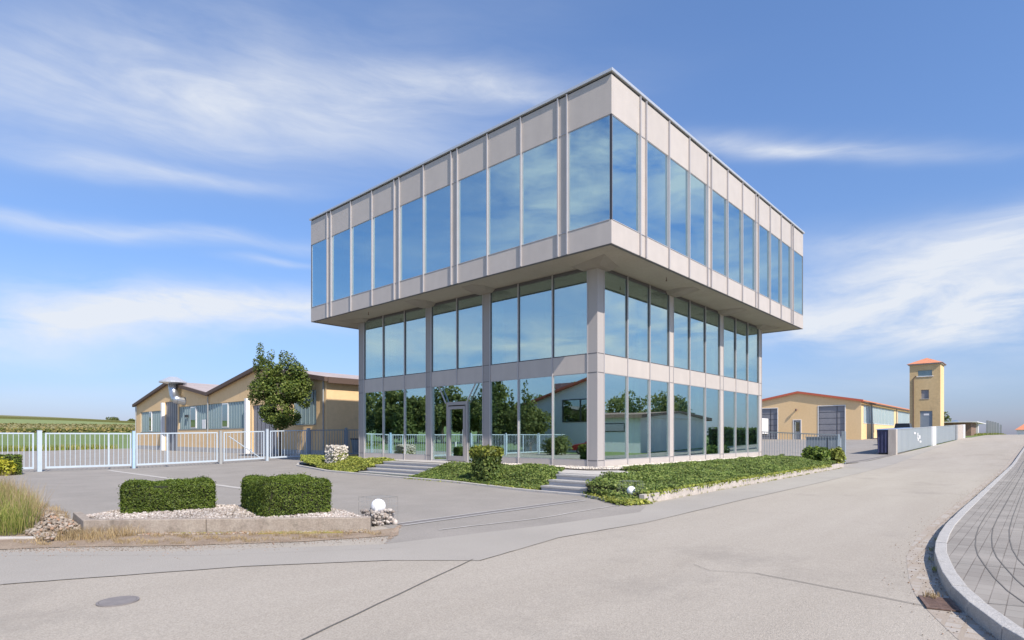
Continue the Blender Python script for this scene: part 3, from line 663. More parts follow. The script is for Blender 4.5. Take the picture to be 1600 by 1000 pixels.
# lower storeys
ZB = .55; B1, B2 = 3.80, 4.47; GS = .80
def lower(F, length, piers, singles, singles_g, glassname='window', entrance=None):
    for floor, zs0, zs1, sg in (('g', GS, B1, singles_g), ('f', B2+.02, 7.36, singles)):
        bounds = sorted([p for pr in piers for p in pr]+sg); edges = bounds
        for a, b in zip(edges, edges[1:]):
            if any(abs(a-p[0]) < .01 and abs(b-p[1]) < .01 for p in piers): continue
            if floor == 'g' and entrance and a >= entrance[0]-.01 and b <= entrance[1]+.01: continue
            w = F.box(MB(), a+.02, b-.02, -.055, -.04, zs0, zs1).build('window', M_glass_l, OB); tilt(w, F)
            fr = MB(); F.box(fr, a+.02, b-.02, -.11, -.015, zs0-.035, zs0); F.box(fr, a+.02, b-.02, -.11, -.015, zs1, zs1+(.02 if floor == 'g' else .11)); F.box(fr, a+.02, a+.034, -.08, -.02, zs0, zs1); F.box(fr, b-.034, b-.02, -.08, -.02, zs0, zs1)
            fr.build('window_frame', M_fin if floor == 'g' else M_trim_shade, w)  # first-floor frames darker, the overhang's shade put into their colour
        for p in bounds:
            if any(abs(p-q) < .01 for pr in piers for q in pr): continue
            F.box(MB(), p-.018, p+.018, -.10, .02, (ZB-.2 if floor == 'g' else B1+.0), (B1 if floor == 'g' else 7.47)).build('mullion', M_fin, OB)
    allb = sorted([p for pr in piers for p in pr]+singles)
    for a, b in zip(allb, allb[1:]):
        isp = any(abs(a-p[0]) < .01 and abs(b-p[1]) < .01 for p in piers)
        if not isp:
            F.box(MB(), a+.019, b-.019, -.11, -.010, B1+.021, B2-.016).build('spandrel_panel', M_panel, OB)
            if not (entrance and a >= entrance[0]-.01 and b <= entrance[1]+.01):
                F.box(MB(), a+.019, b-.019, -.11, -.010, ZB-.25, GS-.036).build('plinth_panel', M_panel, OB)
    for a, b in piers:
        if a == 0:
            if F.o == (0,0) and F.d == (0,1): BX(0, .393, 0, .393, ZB-.25, ZS).build('corner_pier', M_cpier_shade, OB)
        else: F.box(MB(), a+.017, b-.017, -.36, 0, ZB-.25, ZS+.0).build('pier', M_pier_shade_door if F.d == (0,1) else M_panel, OB)  # left-face piers carry their shade in a darker cladding colour
        for q in (a, b):
            if q in (0,): continue
            F.box(MB(), q-.016, q+.016, -.11, .02, ZB-.25, ZS+.0).build('mullion', M_fin, OB)
        for z in (GS-.02, B1+.01, B2): F.box(MB(), a+.017, b-.017, -.05, .006, z-.010, z+.010).build('pier_joint', M_trim_shade, OB)
FLl = Face((0,0), (0,1), (-1,0)); FRl = Face((0,0), (1,0), (0,-1))
PLl = [(0,.41),(5.14,5.55),(8.79,9.14),(14.04,14.47)]; PRl = [(0,.41),(5.18,5.52),(10.2,10.57),(15.27,15.65)]
lower(FLl, l_, PLl, [1.96,3.63,7.12,10.73,12.42], [1.96,3.63,10.73,12.42], entrance=(5.55,8.79))
lower(FRl, r_, PRl, [1.96,3.59,7.04,8.61,12.11,13.69], [1.96,3.59,7.04,8.61,12.11,13.69])
# rear and end walls of the lower storeys
BX(.38, r_-.13, l_-.28, l_-.03, .3, ZS-.002).build('rear_wall', M_panel, OB)
FEl = Face((r_,0), (0,1), (1,0))
mb = MB(); FEl.box(mb, .42, l_-.26, -.12, -.02, .3, GS); FEl.box(mb, .42, l_-.26, -.12, -.02, B1, B2); mb.build('spandrel_panel', M_panel, OB)
for z0, z1 in ((GS,B1),(B2,7.47)): FEl.box(MB(), .42, l_-.26, -.09, -.07, z0, z1).build('window', M_glass_l, OB)
for p in (2,3.6,5.2,7,8.8,10.5,12.2): FEl.box(MB(), p-.026, p+.026, -.11, .03, .3, ZS).build('mullion', M_fin, OB)
# entrance bay
def quadglass(pts, x=-(-.085)):
    m = MB(); m.add([(x-.01,p[0],p[1]) for p in pts]+[(x+.01,p[0],p[1]) for p in pts], [(0,1,2,3)[:len(pts)] if len(pts)==4 else tuple(range(len(pts))), tuple(range(len(pts),2*len(pts)))[::-1]]+[(i,len(pts)+i,len(pts)+(i+1)%len(pts),(i+1)%len(pts)) for i in range(len(pts))])
    return m
A0, A1, AZ = 6.45, 7.80, 3.08
quadglass([(5.58,.60),(A0,.60),(A0,AZ),(5.95,B1),(5.58,B1)]).build('window', M_glass_l, OB)
quadglass([(8.76,.60),(8.76,B1),(8.24,B1),(A1,AZ),(A1,.60)]).build('window', M_glass_l, OB)
quadglass([(A0,AZ),(A1,AZ),(8.24,B1),(5.95,B1)]).build('window', M_glass_l, OB)
fr = MB(); F = FLl
for q_ in ((5.56, A0, -.11, -.03, .55, .60), (A1, 8.78, -.11, -.03, .55, .60), (5.576, 8.76, -.11, -.012, B1, B1+.02)): F.box(MB(), *q_).build('window_frame', M_fin, OB)
for p, q in (((A0+.02,AZ-.05),(5.94,B1)), ((A1-.02,AZ-.05),(8.25,B1))):
    d = Vector((0,q[0]-p[0],q[1]-p[1])).normalized(); nn = Vector((0,-d.z,d.y))*.018
    a = [Vector((x,p[0],p[1]))+s_*nn for x in (-.05,.0) for s_ in (-1,1)]; b = [Vector((x,q[0],q[1]))+s_*nn for x in (-.05,.0) for s_ in (-1,1)]
    m = MB(); m.add(a+b, [(0,1,3,2),(4,6,7,5),(0,4,5,1),(1,5,7,3),(3,7,6,2),(2,6,4,0)]); m.build('brace_bar', M_fin, OB)
D = MB(); 
F.box(D, A0+.02, A0+.13, -.15, .0, .551, AZ); F.box(D, A1-.13, A1-.02, -.15, .0, .551, AZ); F.box(D, A0+.13, A1-.13, -.15, .0, AZ-.14, AZ)
df = D.build('door_frame', M_pier_shade_door, OB)
D = MB(); F.box(D, A0+.14, A0+.26, -.10, .02, .58, AZ-.19); F.box(D, A1-.26, A1-.14, -.10, .02, .58, AZ-.19); F.box(D, A0+.26, A1-.26, -.10, .02, AZ-.31, AZ-.19); F.box(D, A0+.26, A1-.26, -.10, .02, .58, .78)
dd = D.build('door', M_pier_shade_door, OB); F.box(MB(), A0+.262, A1-.262, -.05, -.03, .782, AZ-.312).build('pane', M_glass_l, dd)
m = MB(); m.tube([(-.07,A0+.22,1.2),(-.07,A0+.22,1.9)], .015, 8); m.tube([(-.07,A0+.22,1.3),(-.02,A0+.22,1.3)], .01, 6); m.tube([(-.07,A0+.22,1.8),(-.02,A0+.22,1.8)], .01, 6); m.build('handle', M_zinc, dd)
# interior
mb = MB(); mb.box(.12, r_-.12, .12, l_-.26, .25, .52); mb.box(.37, r_-.37, .37, l_-.37, B1+.03, B2-.02); mb.build('floor', M_infloor, OB)
BX(x0+.12, x1-.12, y0+.12, y1-.12, ZS+.31, 7.95).build('floor', M_infloor, OB)
BX(x0+.12, x1-.12, y0+.12, y1-.12, 11.55, 11.75).build('ceiling', M_inwall, OB)
mb = MB(); mb.box(.42, r_-.42, .42, l_-.42, 7.37, 7.47); mb.build('ceiling', M_inwall, OB)
mb = MB()
mb.box(6.0, 6.15, 3.2, 11, .53, 3.8); mb.box(6.15, 12, 4.4, 4.55, .53, 3.8); mb.box(5.5,5.65,5,12,4.5,7.36); mb.box(5.65,12,4.6,4.75,4.5,7.36)
mb.box(6, 6.15, 4, 12, 7.96, 11.54); mb.box(6.15, 13, 4, 4.15, 7.96, 11.54); mb.box(.6,5,9.0,9.12,4.5,7.36); mb.box(-1,5.9,5.5,5.62,7.96,11.54)
mb.build('interior_wall', M_inwall, OB)
for (x, y, z0_, z1_) in [(1.2,13.4,.53,3.78),(1.2,13.4,4.5,7.35),(5.4,1.2,4.5,7.35),(10.4,1.2,4.5,7.35),(5.4,1.2,7.96,11.5),(1,5.4,7.96,11.5),(1,9,7.96,11.5),(.9,1.0,7.96,11.5)]:
    BX(x, x+.3, y, y+.3, z0_, z1_).build('column', M_inwall, OB)
def curtain(F, a, w, z0_, z1_, m=M_curt, inn=.16):
    mb = MB(); n = 14; vs = []
    for i in range(n+1):
        s_ = a+w*i/n; q = -inn-.05*(i % 2)
        x_ = F.o[0]+F.d[0]*s_+F.n[0]*q; y_ = F.o[1]+F.d[1]*s_+F.n[1]*q; vs += [(x_,y_,z0_),(x_,y_,z1_)]
    mb.add(vs, [(2*i,2*i+2,2*i+3,2*i+1) for i in range(n)]); return mb.build('curtain', m, OB)
for a, w in ((.45,.2),(4.9,.2),(5.6,.3),(8.3,.25),(10.8,.25),(13.3,.7)): curtain(FLl, a, w, .56, B1-.02)
for a, w in ((2.0,.15),(3.2,.18),(4.3,.12)): curtain(FLl, a, w, .56, B1-.02, M_ply)
for a, w in ((4.6,.45),(8.2,.35),(12.0,.3),(12.8,1.1),(2.2,.25)): curtain(FLl, a, w, 4.5, 7.3)
for a, w in ((2.3,.3),(2.75,.25),(5.7,.3),(8.0,.3),(10.7,.3),(12.6,.2)): curtain(FRl, a, w, .56, B1-.02)
for a, w in ((3.0,.3),(6,.3),(9.6,.4),(12.5,.4)): curtain(FRl, a, w, 4.5, 7.3)
for a, w in ((1.35,.22),(6.4,.35),(10.1,.35),(10.95,.45),(13.6,.4),(15.3,.35),(2.2,.2)): curtain(FLu, a, w, 7.97, 11.5, inn=.2)
for a, w in ((5.6,.35),(6.3,.3),(9.5,.3),(12.4,.4),(14.9,.4)): curtain(FRu, a, w, 7.97, 11.5, inn=.2)
# low white furniture seen behind the top floor panes
mb = MB()
for k in range(5): mb.box(-OV+.9,-OV+.94, 6.5+.22*k-OV+1.5, 6.53+.22*k-OV+1.5, 8.0, 8.75)
mb.box(-OV+.88,-OV+.96, 6.45-OV+1.5, 7.45-OV+1.5, 8.75, 8.85); mb.build('radiator_rail', M_curt, OB)

# terrace slab, gravel strips
def ramp(mb, pts_b, pts_t): mb.hexa(pts_b, pts_t)
drape_z = lambda zz: (lambda x, y: zz)
tb = MB(); tb.box(-1.55, .1, 5.6, 9.9, .2, .55); tb.box(-.8, .1, 9.9, 15.5, .2, .53)
tag(tb.build('terrace', M_conc), kind='structure')
tb = MB(); tb.prism([(-2.5,-2.15),(-.6,-2.15),(.3,-1.0),(.3,.1),(-.9,.1),(-.9,1.2),(-2.5,-.3)], .1, .50)
tag(tb.build('path', M_conc), kind='structure')
q = inpoly([(-1.0,5.5),(-1.0,-.2),(-.35,-1.0),(1.5,-1.0),(16.3,-.75),(16.3,0),(.0,0),(0,5.5)], 5200)
tag(MB().add([(-1.0,5.5,.535),(-1.0,-.3,.535),(-.35,-1.0,.535),(16.4,-.85,.535),(16.4,.1,.535),(.02,.1,.535),(.02,5.5,.535)], [(0,1,2,3,4,5,6)]).build('gravel_bed', M_stone), kind='structure')
pebbles('white_gravel', np.c_[q, np.full(len(q), .545)+np.random.uniform(0,.02,len(q))], .028, M_gravel2, kind='stuff', label='strip of white gravel along the foot of the office facade', cat='gravel')

# ================================================================ steps
def steps(u0, v0, v1, n, rise, tread, ztop, label, zb=0., lean=0.):
    t = thing('entrance_steps', (u0, (v0+v1)/2, zb), label, 'steps')
    for i in range(n):
        z1 = zb+rise*(i+1)
        BX(u0+tread*i, u0+tread*(i+1)+(.02 if i < n-1 else .3), v0, v1, zb-.1 if i == 0 else z1-rise-.0, z1-.05).build('riser', M_step, t)
        BX(u0+tread*i-.025, u0+tread*(i+1)+(0 if i < n-1 else .3)-.027, v0-.015, v1+.015, z1-.05, z1).build('tread', M_granite, t, bevel=.004)
    return t
steps(-3.15, 5.95, 9.6, 4, .125, .40, .55, 'wide flight of four grey stone steps leading up to the glass entrance door', zb=.05)
steps(-3.55, -2.05, -.45, 3, .15, .36, .5, 'narrow flight of three grey stone steps near the corner pier of the office block', zb=.03)
# concrete edging along the beds
def edging(pts, w, h, mat_, name='edging_kerb', **k):
    mb = MB()
    for a, b in zip(pts, pts[1:]):
        n = max(1, int((Vector(a)-Vector(b)).length/1.0))
        for i in range(n):
            p = Vector(a).lerp(Vector(b), i/n); q_ = Vector(a).lerp(Vector(b), (i+1)/n-.006/n); d = (q_-p).normalized(); nn = Vector((-d.y,d.x))*w/2
            c = [p-nn, q_-nn, q_+nn, p+nn]; j = random.uniform(-.004,.004)
            mb.hexa([(x.x,x.y,T(x.x,x.y)-.1) for x in c], [(x.x,x.y,T(x.x,x.y)+h+j) for x in c])
    return mb.build(name, mat_, bevel=.006)
tag(edging([(-1.2,18.4),(-2.2,16.6),(-3.3,11.95),(-3.45,9.7),(-3.55,5.9),(-3.66,1.6),(-3.72,-.4),(-3.75,-2.1),(-4.3,-3.2)], .13, .055, M_conc), kind='structure')
tag(edging([(-1.2,18.4),(.5,18.2),(.8,15.6)], .13, .055, M_conc), kind='structure')
gw = edging([(-4.15,-4.08),(2.05,-3.94),(13.79,-3.61),(18.0,-3.35)], .14, .20, M_whtold, 'garden_wall')
tag(gw, 'low stained concrete kerb wall holding the long ivy bed above the street', 'low wall')

# ================================================================ ivy beds
def bedz(x, y):
    if y > -.9 or x < -1.0 and y > -2:      # beds in front of the left face
        t = sst(-3.6, -1.3, x); z0_ = T(-3.6, max(y, -1))+.02
        return z0_+(.53-z0_)*t
    # right bed : rises from the wall (v=-4) towards the facade
    t = sst(-4.1, -1.6, y) if x > -3 else min(sst(-4.3, -1.6, y), 1)*sst(-5.0, -2.2, x)+.0
    wall = .18 if x > -3.8 else .03
    if x > 13: t2 = 1-sst(13, 19, x)*.5
    else: t2 = 1
    return wall+(.52-wall)*t*t2
def bed(name, poly, n, size, mat_, label, thick=.07, core=True, zf=bedz, group=None):
    q = inpoly(poly, n); z = np.array([zf(a, b) for a, b in q])
    lump = .05*np.sin(q[:,0]*2.1+1)*np.sin(q[:,1]*2.7)+.03*np.sin(q[:,0]*5.3)*np.cos(q[:,1]*4.7)
    z = z+lump*.8+np.random.uniform(-.02, thick, n)
    Nn = np.tile([[-.25,-.25,1.0]], (n, 1))
    o = leaves(name, np.c_[q, z], Nn, size, mat_, rnd=.55, asp=.85, label=label, cat='ground cover', kind='stuff', group=group)
    return o
def bedbase(poly, name='bed_soil', dz=.0, zf=bedz):
    drape(name, poly, dz, M_hcore if False else M_soilg, zf=zf)
M_soilg = mat('bed_soil', (.045,.05,.02), .95, col2=(.07,.06,.03), scale=6)
def bedsheet(poly, nm='bed_soil'):
    bm = bmesh.new(); f = bm.faces.new([bm.verts.new((p[0],p[1],0)) for p in poly])
    xs = [p[0] for p in poly]; ys = [p[1] for p in poly]
    for ax, lo_, hi in ((0,min(xs),max(xs)),(1,min(ys),max(ys))):
        c = lo_+.3
        while c < hi:
            bmesh.ops.bisect_plane(bm, geom=bm.verts[:]+bm.edges[:]+bm.faces[:], plane_co=(c,0,0) if ax == 0 else (0,c,0), plane_no=(1,0,0) if ax == 0 else (0,1,0)); c += .3
    bmesh.ops.triangulate(bm, faces=bm.faces[:])
    for v in bm.verts: v.co.z = bedz(v.co.x, v.co.y)-.02
    bm.normal_update()
    me = bpy.data.meshes.new(nm); bm.to_mesh(me); bm.free(); me.materials.append(M_soilg); o = link(bpy.data.objects.new(nm, me)); o['kind'] = 'structure'
P1 = [(-3.38,9.7),(-3.23,11.9),(-2.1,16.5),(-1.2,18.2),(.3,18.0),(.6,15.4),(-.8,14.9),(-.85,10.0),(-1.5,9.7)]
P2 = [(-3.5,5.9),(-3.6,1.6),(-3.66,-.4),(-2.6,-.4),(-1.05,.6),(-1.0,5.8),(-1.5,5.9)]
P3 = [(-3.7,-2.1),(-4.25,-3.2),(-4.75,-3.9),(-4.0,-4.1),(2.05,-3.86),(13.79,-3.53),(18.5,-3.2),(18.5,-1.6),(16.3,-.75),(1.5,-1.0),(-.3,-1.05),(-.65,-2.1)]
for p in (P1, P2, P3): bedsheet(p)
bed('ivy_bed', P1, 13000, .085, M_ivyy, 'yellow-green ivy ground cover left of the wide entrance steps')
bed('ivy_bed', P2, 21000, .063, M_ivy, 'green ivy ground cover between the two flights of steps', thick=.09)
bed('ivy_bed', P3, 72000, .063, M_ivy, 'long green ivy ground cover along the street side of the office block', thick=.10)
def edgeleaf(pts, n, size, mat_, lab, h=.10, sp_=.10):
    P = []
    for _ in range(n):
        i = random.randrange(len(pts)-1); t = random.random(); a, b = pts[i], pts[i+1]
        P.append((a[0]+(b[0]-a[0])*t+random.gauss(0,sp_), a[1]+(b[1]-a[1])*t+random.gauss(0,sp_), random.uniform(0, h)+T(a[0],a[1])))
    return P
P = edgeleaf([(-3.55,-2.1),(-4.2,-3.25),(-4.75,-3.95),(-4.2,-4.15)], 2500, .08, M_ivyy, '')
# spill over the wall
for _ in range(2600):
    u = random.uniform(-4.0, 14.5); P.append((u, -4.08+.026*(u+4)+random.gauss(0,.05)-.02, random.uniform(.14,.26)))
for _ in range(900):
    u = random.uniform(-3.7,-3.4); v = random.uniform(-.4,5.9); P.append((u, v, random.uniform(.02,.1)))
leaves('ivy_edge', np.array(P), np.tile([[-.3,-.6,.6]], (len(P),1)), .08, M_ivyy, rnd=.6, label='lighter ivy shoots spilling over the edge of the beds and the low wall', cat='ground cover', kind='stuff')

# ================================================================ gabions, globe lamps, ivy pillar, shrubs
def wirebox(x0_, x1_, y0_, y1_, z0_, z1_, st=.09, r=.0013):
    mb = MB()
    def bar(a, b): mb.tube([a, b], r, 4, False)
    nx = max(1, round((x1_-x0_)/st)); ny = max(1, round((y1_-y0_)/st)); nz = max(1, round((z1_-z0_)/st))
    for i in range(nx+1):
        x = x0_+(x1_-x0_)*i/nx
        for y in (y0_, y1_): bar((x,y,z0_),(x,y,z1_))
        bar((x,y0_,z1_),(x,y1_,z1_))
    for j in range(ny+1):
        y = y0_+(y1_-y0_)*j/ny
        for x in (x0_, x1_): bar((x,y,z0_),(x,y,z1_))
        bar((x0_,y,z1_),(x1_,y,z1_))
    for k in range(nz+1):
        z = z0_+(z1_-z0_)*k/nz
        for y in (y0_, y1_): bar((x0_,y,z),(x1_,y,z))
        for x in (x0_, x1_): bar((x,y0_,z),(x,y1_,z))
    return mb
def gabion_lamp(c, w, h, zs, r, bz, label, nst=150, ivy=False):
    x, y, z = c; t = thing('globe_lamp', c, label, 'lamp', 'white globe lamps in wire gabions')
    MB().sphere((x, y, z+bz), r, 28, 16).build('globe', M_gball, t, smooth=True)
    wirebox(x-w/2, x+w/2, y-w/2, y+w/2, z, z+h).build('wire_cage', M_wire, t)
    if nst:
        P = np.c_[np.random.uniform(x-w/2+.03, x+w/2-.03, nst), np.random.uniform(y-w/2+.03, y+w/2-.03, nst), np.random.uniform(z+.02, z+zs, nst)]
        k = (P[:,0]-x)**2+(P[:,1]-y)**2+(P[:,2]-z-bz)**2 > (r+.02)**2
        pebbles('stone_fill', P[k], .042, M_gravel, t, flat=.8)
    return t
gabion_lamp((-10.42,-2.25,0), .50, .50, .27, .135, .33, 'white globe lamp in a stone filled wire cage at the corner of the planter', 330)
gabion_lamp((-3.73,-3.54,.12), .52, .36, .05, .115, .115, 'white globe lamp in a wire cage sunk in the ivy by the street', 0)
def stone_gabion(c, sx, sy, h, label):
    x, y, z = c; t = thing('gabion', c, label, 'gabion')
    n = 900; P = []
    while len(P) < n:
        p = [random.uniform(-sx/2,sx/2), random.uniform(-sy/2,sy/2), random.uniform(0,h)]
        if abs(p[0]) > sx/2-.1 or abs(p[1]) > sy/2-.1 or p[2] > h-.1: P.append((x+p[0],y+p[1],z+p[2]))
    pebbles('stone_fill', P, .065, M_gravel2, t, flat=.8)
    BX(x-sx/2+.06, x+sx/2-.06, y-sy/2+.06, y+sy/2-.06, z-.2, z+h-.06).build('stone_core', M_stone, t)
    wirebox(x-sx/2-.03, x+sx/2+.03, y-sy/2-.03, y+sy/2+.03, z, z+h+.02, .11, .003).build('wire_cage', M_wire, t)
    return t
stone_gabion((-1.95,13.35,.28), .75, .75, .88, 'wire gabion block of white stones with ivy growing up its foot')
def shell_pts(x0_, x1_, y0_, y1_, z0_, z1_, n, rough=.03, top=True):
    A = [(y1_-y0_)*(z1_-z0_)]*2+[(x1_-x0_)*(z1_-z0_)]*2+[(x1_-x0_)*(y1_-y0_)]; A = np.array(A)/sum(A); P = []; Nn = []
    for k in np.random.choice(5, n, p=A):
        a, b = random.random(), random.random(); d = abs(random.gauss(0, rough))-rough*.6
        x, y, z = x0_+(x1_-x0_)*a, y0_+(y1_-y0_)*a, z0_+(z1_-z0_)*b
        if k == 0: P.append((x0_-d, y, z)); Nn.append((-1,0,.2))
        elif k == 1: P.append((x1_+d, y, z)); Nn.append((1,0,.2))
        elif k == 2: P.append((x, y0_-d, z)); Nn.append((0,-1,.2))
        elif k == 3: P.append((x, y1_+d, z)); Nn.append((0,1,.2))
        else: P.append((x, y0_+(y1_-y0_)*b, z1_+d)); Nn.append((0,0,1))
    return np.array(P), np.array(Nn)
t = thing('ivy_pillar', (-3.0,2.35,.12), 'square pillar completely overgrown with ivy between the two flights of steps', 'ivy pillar')
BX(-3.26,-2.74,2.09,2.61,.05,1.12).build('gabion_core', M_hcore, t)
P, Nn = shell_pts(-3.33,-2.67,2.02,2.68,.1,1.17, 3600, .045); leaves('foliage', P, Nn, .085, M_ivy, t, rnd=.6, asp=.85)
P, Nn = shell_pts(-3.37,-2.63,1.98,2.72,.98,1.20, 2000, .04); leaves('foliage_cap', P, Nn, .10, M_ivyy, t, rnd=.6, asp=.85)
P, Nn = shell_pts(-2.3,-1.6,12.95,13.3,.25,.85, 350, .05); leaves('climbing_ivy', P, Nn, .09, M_ivyy, rnd=.6, label='ivy climbing the front of the white stone gabion', cat='climbing plant', kind='stuff')
def shrub(c, rx, ry, rz, n, size, mat_, label, cat='shrub', name='shrub', seed=0, group=None):
    t = thing(name, c, label, cat, group); x, y, z = c
    P = []; Nn = []; rs = random.Random(seed); cl_ = [(rs.uniform(-.55,.55)*rx, rs.uniform(-.55,.55)*ry, rs.uniform(.35,.75)*rz*1.1, rs.uniform(.35,.6)) for _ in range(9)]
    for _ in range(n):
        k = cl_[rs.randrange(9)]; d = Vector((rs.gauss(0,1), rs.gauss(0,1), rs.gauss(0,1))).normalized(); q_ = rs.uniform(.6,1.05)*k[3]
        p = (x+k[0]+d.x*rx*q_, y+k[1]+d.y*ry*q_, max(z+.02, z+k[2]+d.z*rz*q_)); P.append(p); Nn.append((d.x,d.y,d.z+.5))
    leaves('foliage', P, Nn, size, mat_, t, rnd=.5, asp=.8)
    m = MB()
    for _ in range(6): 
        k = cl_[rs.randrange(9)]; m.tube([(x+rs.uniform(-.05,.05),y+rs.uniform(-.05,.05),z-.05),(x+k[0]*.6,y+k[1]*.6,z+k[2])], [.015,.006], 5)
    m.build('stem', M_bark, t)
    return t
shrub((16.0,-2.55,.28), 1.0, .65, .66, 2800, .12, M_shrub, 'dark green leafy shrub at the end of the ivy bed before the grey gate', seed=3)
shrub((17.6,-3.15,.22), .6, .45, .62, 1500, .12, M_ivyy, 'light green bushy shrub beside the gate post at the end of the bed', seed=5)

# ================================================================ planter with box hedges
PW = [(-14.31,.47),(-10.94,-2.76)]
def wall(p, q, w, z0_, z1_, name, mat_, parent=None, side=1, nseg=1):
    p, q = Vector(p), Vector(q); d = (q-p).normalized(); nn = Vector((-d.y, d.x))*w*side; mb = MB()
    c = [p, q, q+nn, p+nn]
    if side < 0: c = c[::-1]
    mb.hexa([(v.x,v.y,z0_) for v in c], [(v.x,v.y,z1_) for v in c]); return mb.build(name, mat_, parent, bevel=.012)
pw = thing('planter_wall', (-12.6,-1.1,0), 'low weathered concrete planter wall in front of the two clipped hedges', 'planter wall')
wall((-14.31,.47), (-12.9,-.881), .13, -.1, .22, 'front_wall', M_concold, pw)
wall((-12.892,-.889), (-10.94,-2.76), .13, -.1, .22, 'front_wall', M_concold, pw)
wall((-14.31,.47), (-14.17,1.96), .13, -.1, .21, 'side_wall', M_concold, pw, side=-1)
GP = [(-14.12,.55),(-14.05,2.0),(-13.2,2.9),(-11.6,1.75),(-10.45,.4),(-10.1,-1.1),(-10.35,-2.15),(-10.88,-2.55)]
def gz(x, y):
    # distance to the back edge lowers the mound
    bk = [(-14.05,2.0),(-13.2,2.9),(-11.6,1.75),(-10.45,.4),(-10.1,-1.1),(-10.35,-2.15)]
    dmin = 9
    for a, b in zip(bk, bk[1:]):
        ax, ay = a; bx_, by_ = b; tt = max(0, min(1, ((x-ax)*(bx_-ax)+(y-ay)*(by_-ay))/((bx_-ax)**2+(by_-ay)**2)))
        dmin = min(dmin, math.hypot(x-ax-(bx_-ax)*tt, y-ay-(by_-ay)*tt))
    return .01+.17*sst(0, .5, dmin)
bm = bmesh.new(); f = bm.faces.new([bm.verts.new((p[0],p[1],0)) for p in GP])
for i in range(1, 30):
    bmesh.ops.bisect_plane(bm, geom=bm.verts[:]+bm.edges[:]+bm.faces[:], plane_co=(-14.3+.16*i,0,0), plane_no=(1,0,0)); bmesh.ops.bisect_plane(bm, geom=bm.verts[:]+bm.edges[:]+bm.faces[:], plane_co=(0,-2.8+.2*i,0), plane_no=(0,1,0))
bmesh.ops.triangulate(bm, faces=bm.faces[:])
for v in bm.verts: v.co.z = gz(v.co.x, v.co.y)-.015
bm.normal_update(); me = bpy.data.meshes.new('planter_bed'); bm.to_mesh(me); bm.free(); me.materials.append(M_stone); o = link(bpy.data.objects.new('planter_bed', me)); o['kind'] = 'structure'
q = inpoly(GP, 7500); pebbles('gravel', np.c_[q, [gz(a,b)+random.uniform(-.005,.015) for a,b in q]], .026, M_gravel, kind='stuff', label='pale gravel filling the planter around the clipped hedges', cat='gravel')
def hedge(c0, c1, depth, h, z, label, n, inward=1, sag=0, taper=0.):
    # front edge c0-c1, depth away from the viewer
    p, q_ = Vector(c0), Vector(c1); d = (q_-p); Ln = d.length; d.normalize(); nn = Vector((-d.y, d.x))*inward
    t = thing('box_hedge', ((p+q_)/2).to_3d()+Vector((0,0,z)), label, 'hedge', 'clipped box hedges in the gravel planter')
    P, Nn = shell_pts(0, Ln, 0, depth, 0, h, n, .016)
    # round the edges slightly, gentle waves
    ox = P.copy()
    cx, cy = Ln/2, depth/2
    ex = np.clip((np.abs(ox[:,0]-cx)-(cx-.1))/.1, 0, 1.4); ey = np.clip((np.abs(ox[:,1]-cy)-(cy-.1))/.1, 0, 1.4); ez = np.clip((ox[:,2]-(h-.1))/.1, 0, 1.4)
    k = (ex*ey+ex*ez+ey*ez)*.016
    ox[:,0] -= np.sign(ox[:,0]-cx)*k*(ex > 0); ox[:,1] -= np.sign(ox[:,1]-cy)*k*(ey > 0); ox[:,2] -= k*(ez > 0)
    wv = .018*np.sin(ox[:,0]*5.1+z*9)*np.sin(ox[:,1]*4.3+1)+.012*np.sin(ox[:,0]*11+ox[:,2]*9); ox[:,2] += wv*(ox[:,2]/h) - sag*np.exp(-((ox[:,0]-Ln*.42)/(.22*Ln))**2)*(ox[:,2]/h)
    ox[:,1] += (.015*np.sin(ox[:,0]*6+ox[:,2]*7)+.01*np.sin(ox[:,2]*15+ox[:,0]*3))
    st_ = np.random.rand(len(ox)) < .02; ox[st_] += Nn[st_]*np.random.uniform(.01,.06,(st_.sum(),1))
    W_ = np.c_[p.x+ox[:,0]*d.x+ox[:,1]*nn.x, p.y+ox[:,0]*d.y+ox[:,1]*nn.y, z+ox[:,2]]
    N2 = np.c_[Nn[:,0]*d.x+Nn[:,1]*nn.x, Nn[:,0]*d.y+Nn[:,1]*nn.y, Nn[:,2]]
    leaves('foliage', W_, N2, .030, M_hedge, t, rnd=.75, asp=.6)
    e = .035; c = [p+d*e+nn*e, p+d*(Ln-e)+nn*e, p+d*(Ln-e)+nn*(depth-e), p+d*e+nn*(depth-e)]
    if inward < 0: c = c[::-1]
    mb = MB(); mb.hexa([(v.x,v.y,z-.05) for v in c], [(v.x,v.y,z+h-.06) for v in c]); mb.build('twig_core', M_hcore, t)
    return t
hedge((-13.59,1.20), (-12.12,.80), 1.25, .55, .17, 'left clipped box hedge with a dip in its top in the gravel planter', 30000, sag=.05)
hedge((-12.06,-1.17), (-10.88,-1.42), 1.85, .62, .17, 'right clipped box hedge turned towards the steps in the gravel planter', 30000)

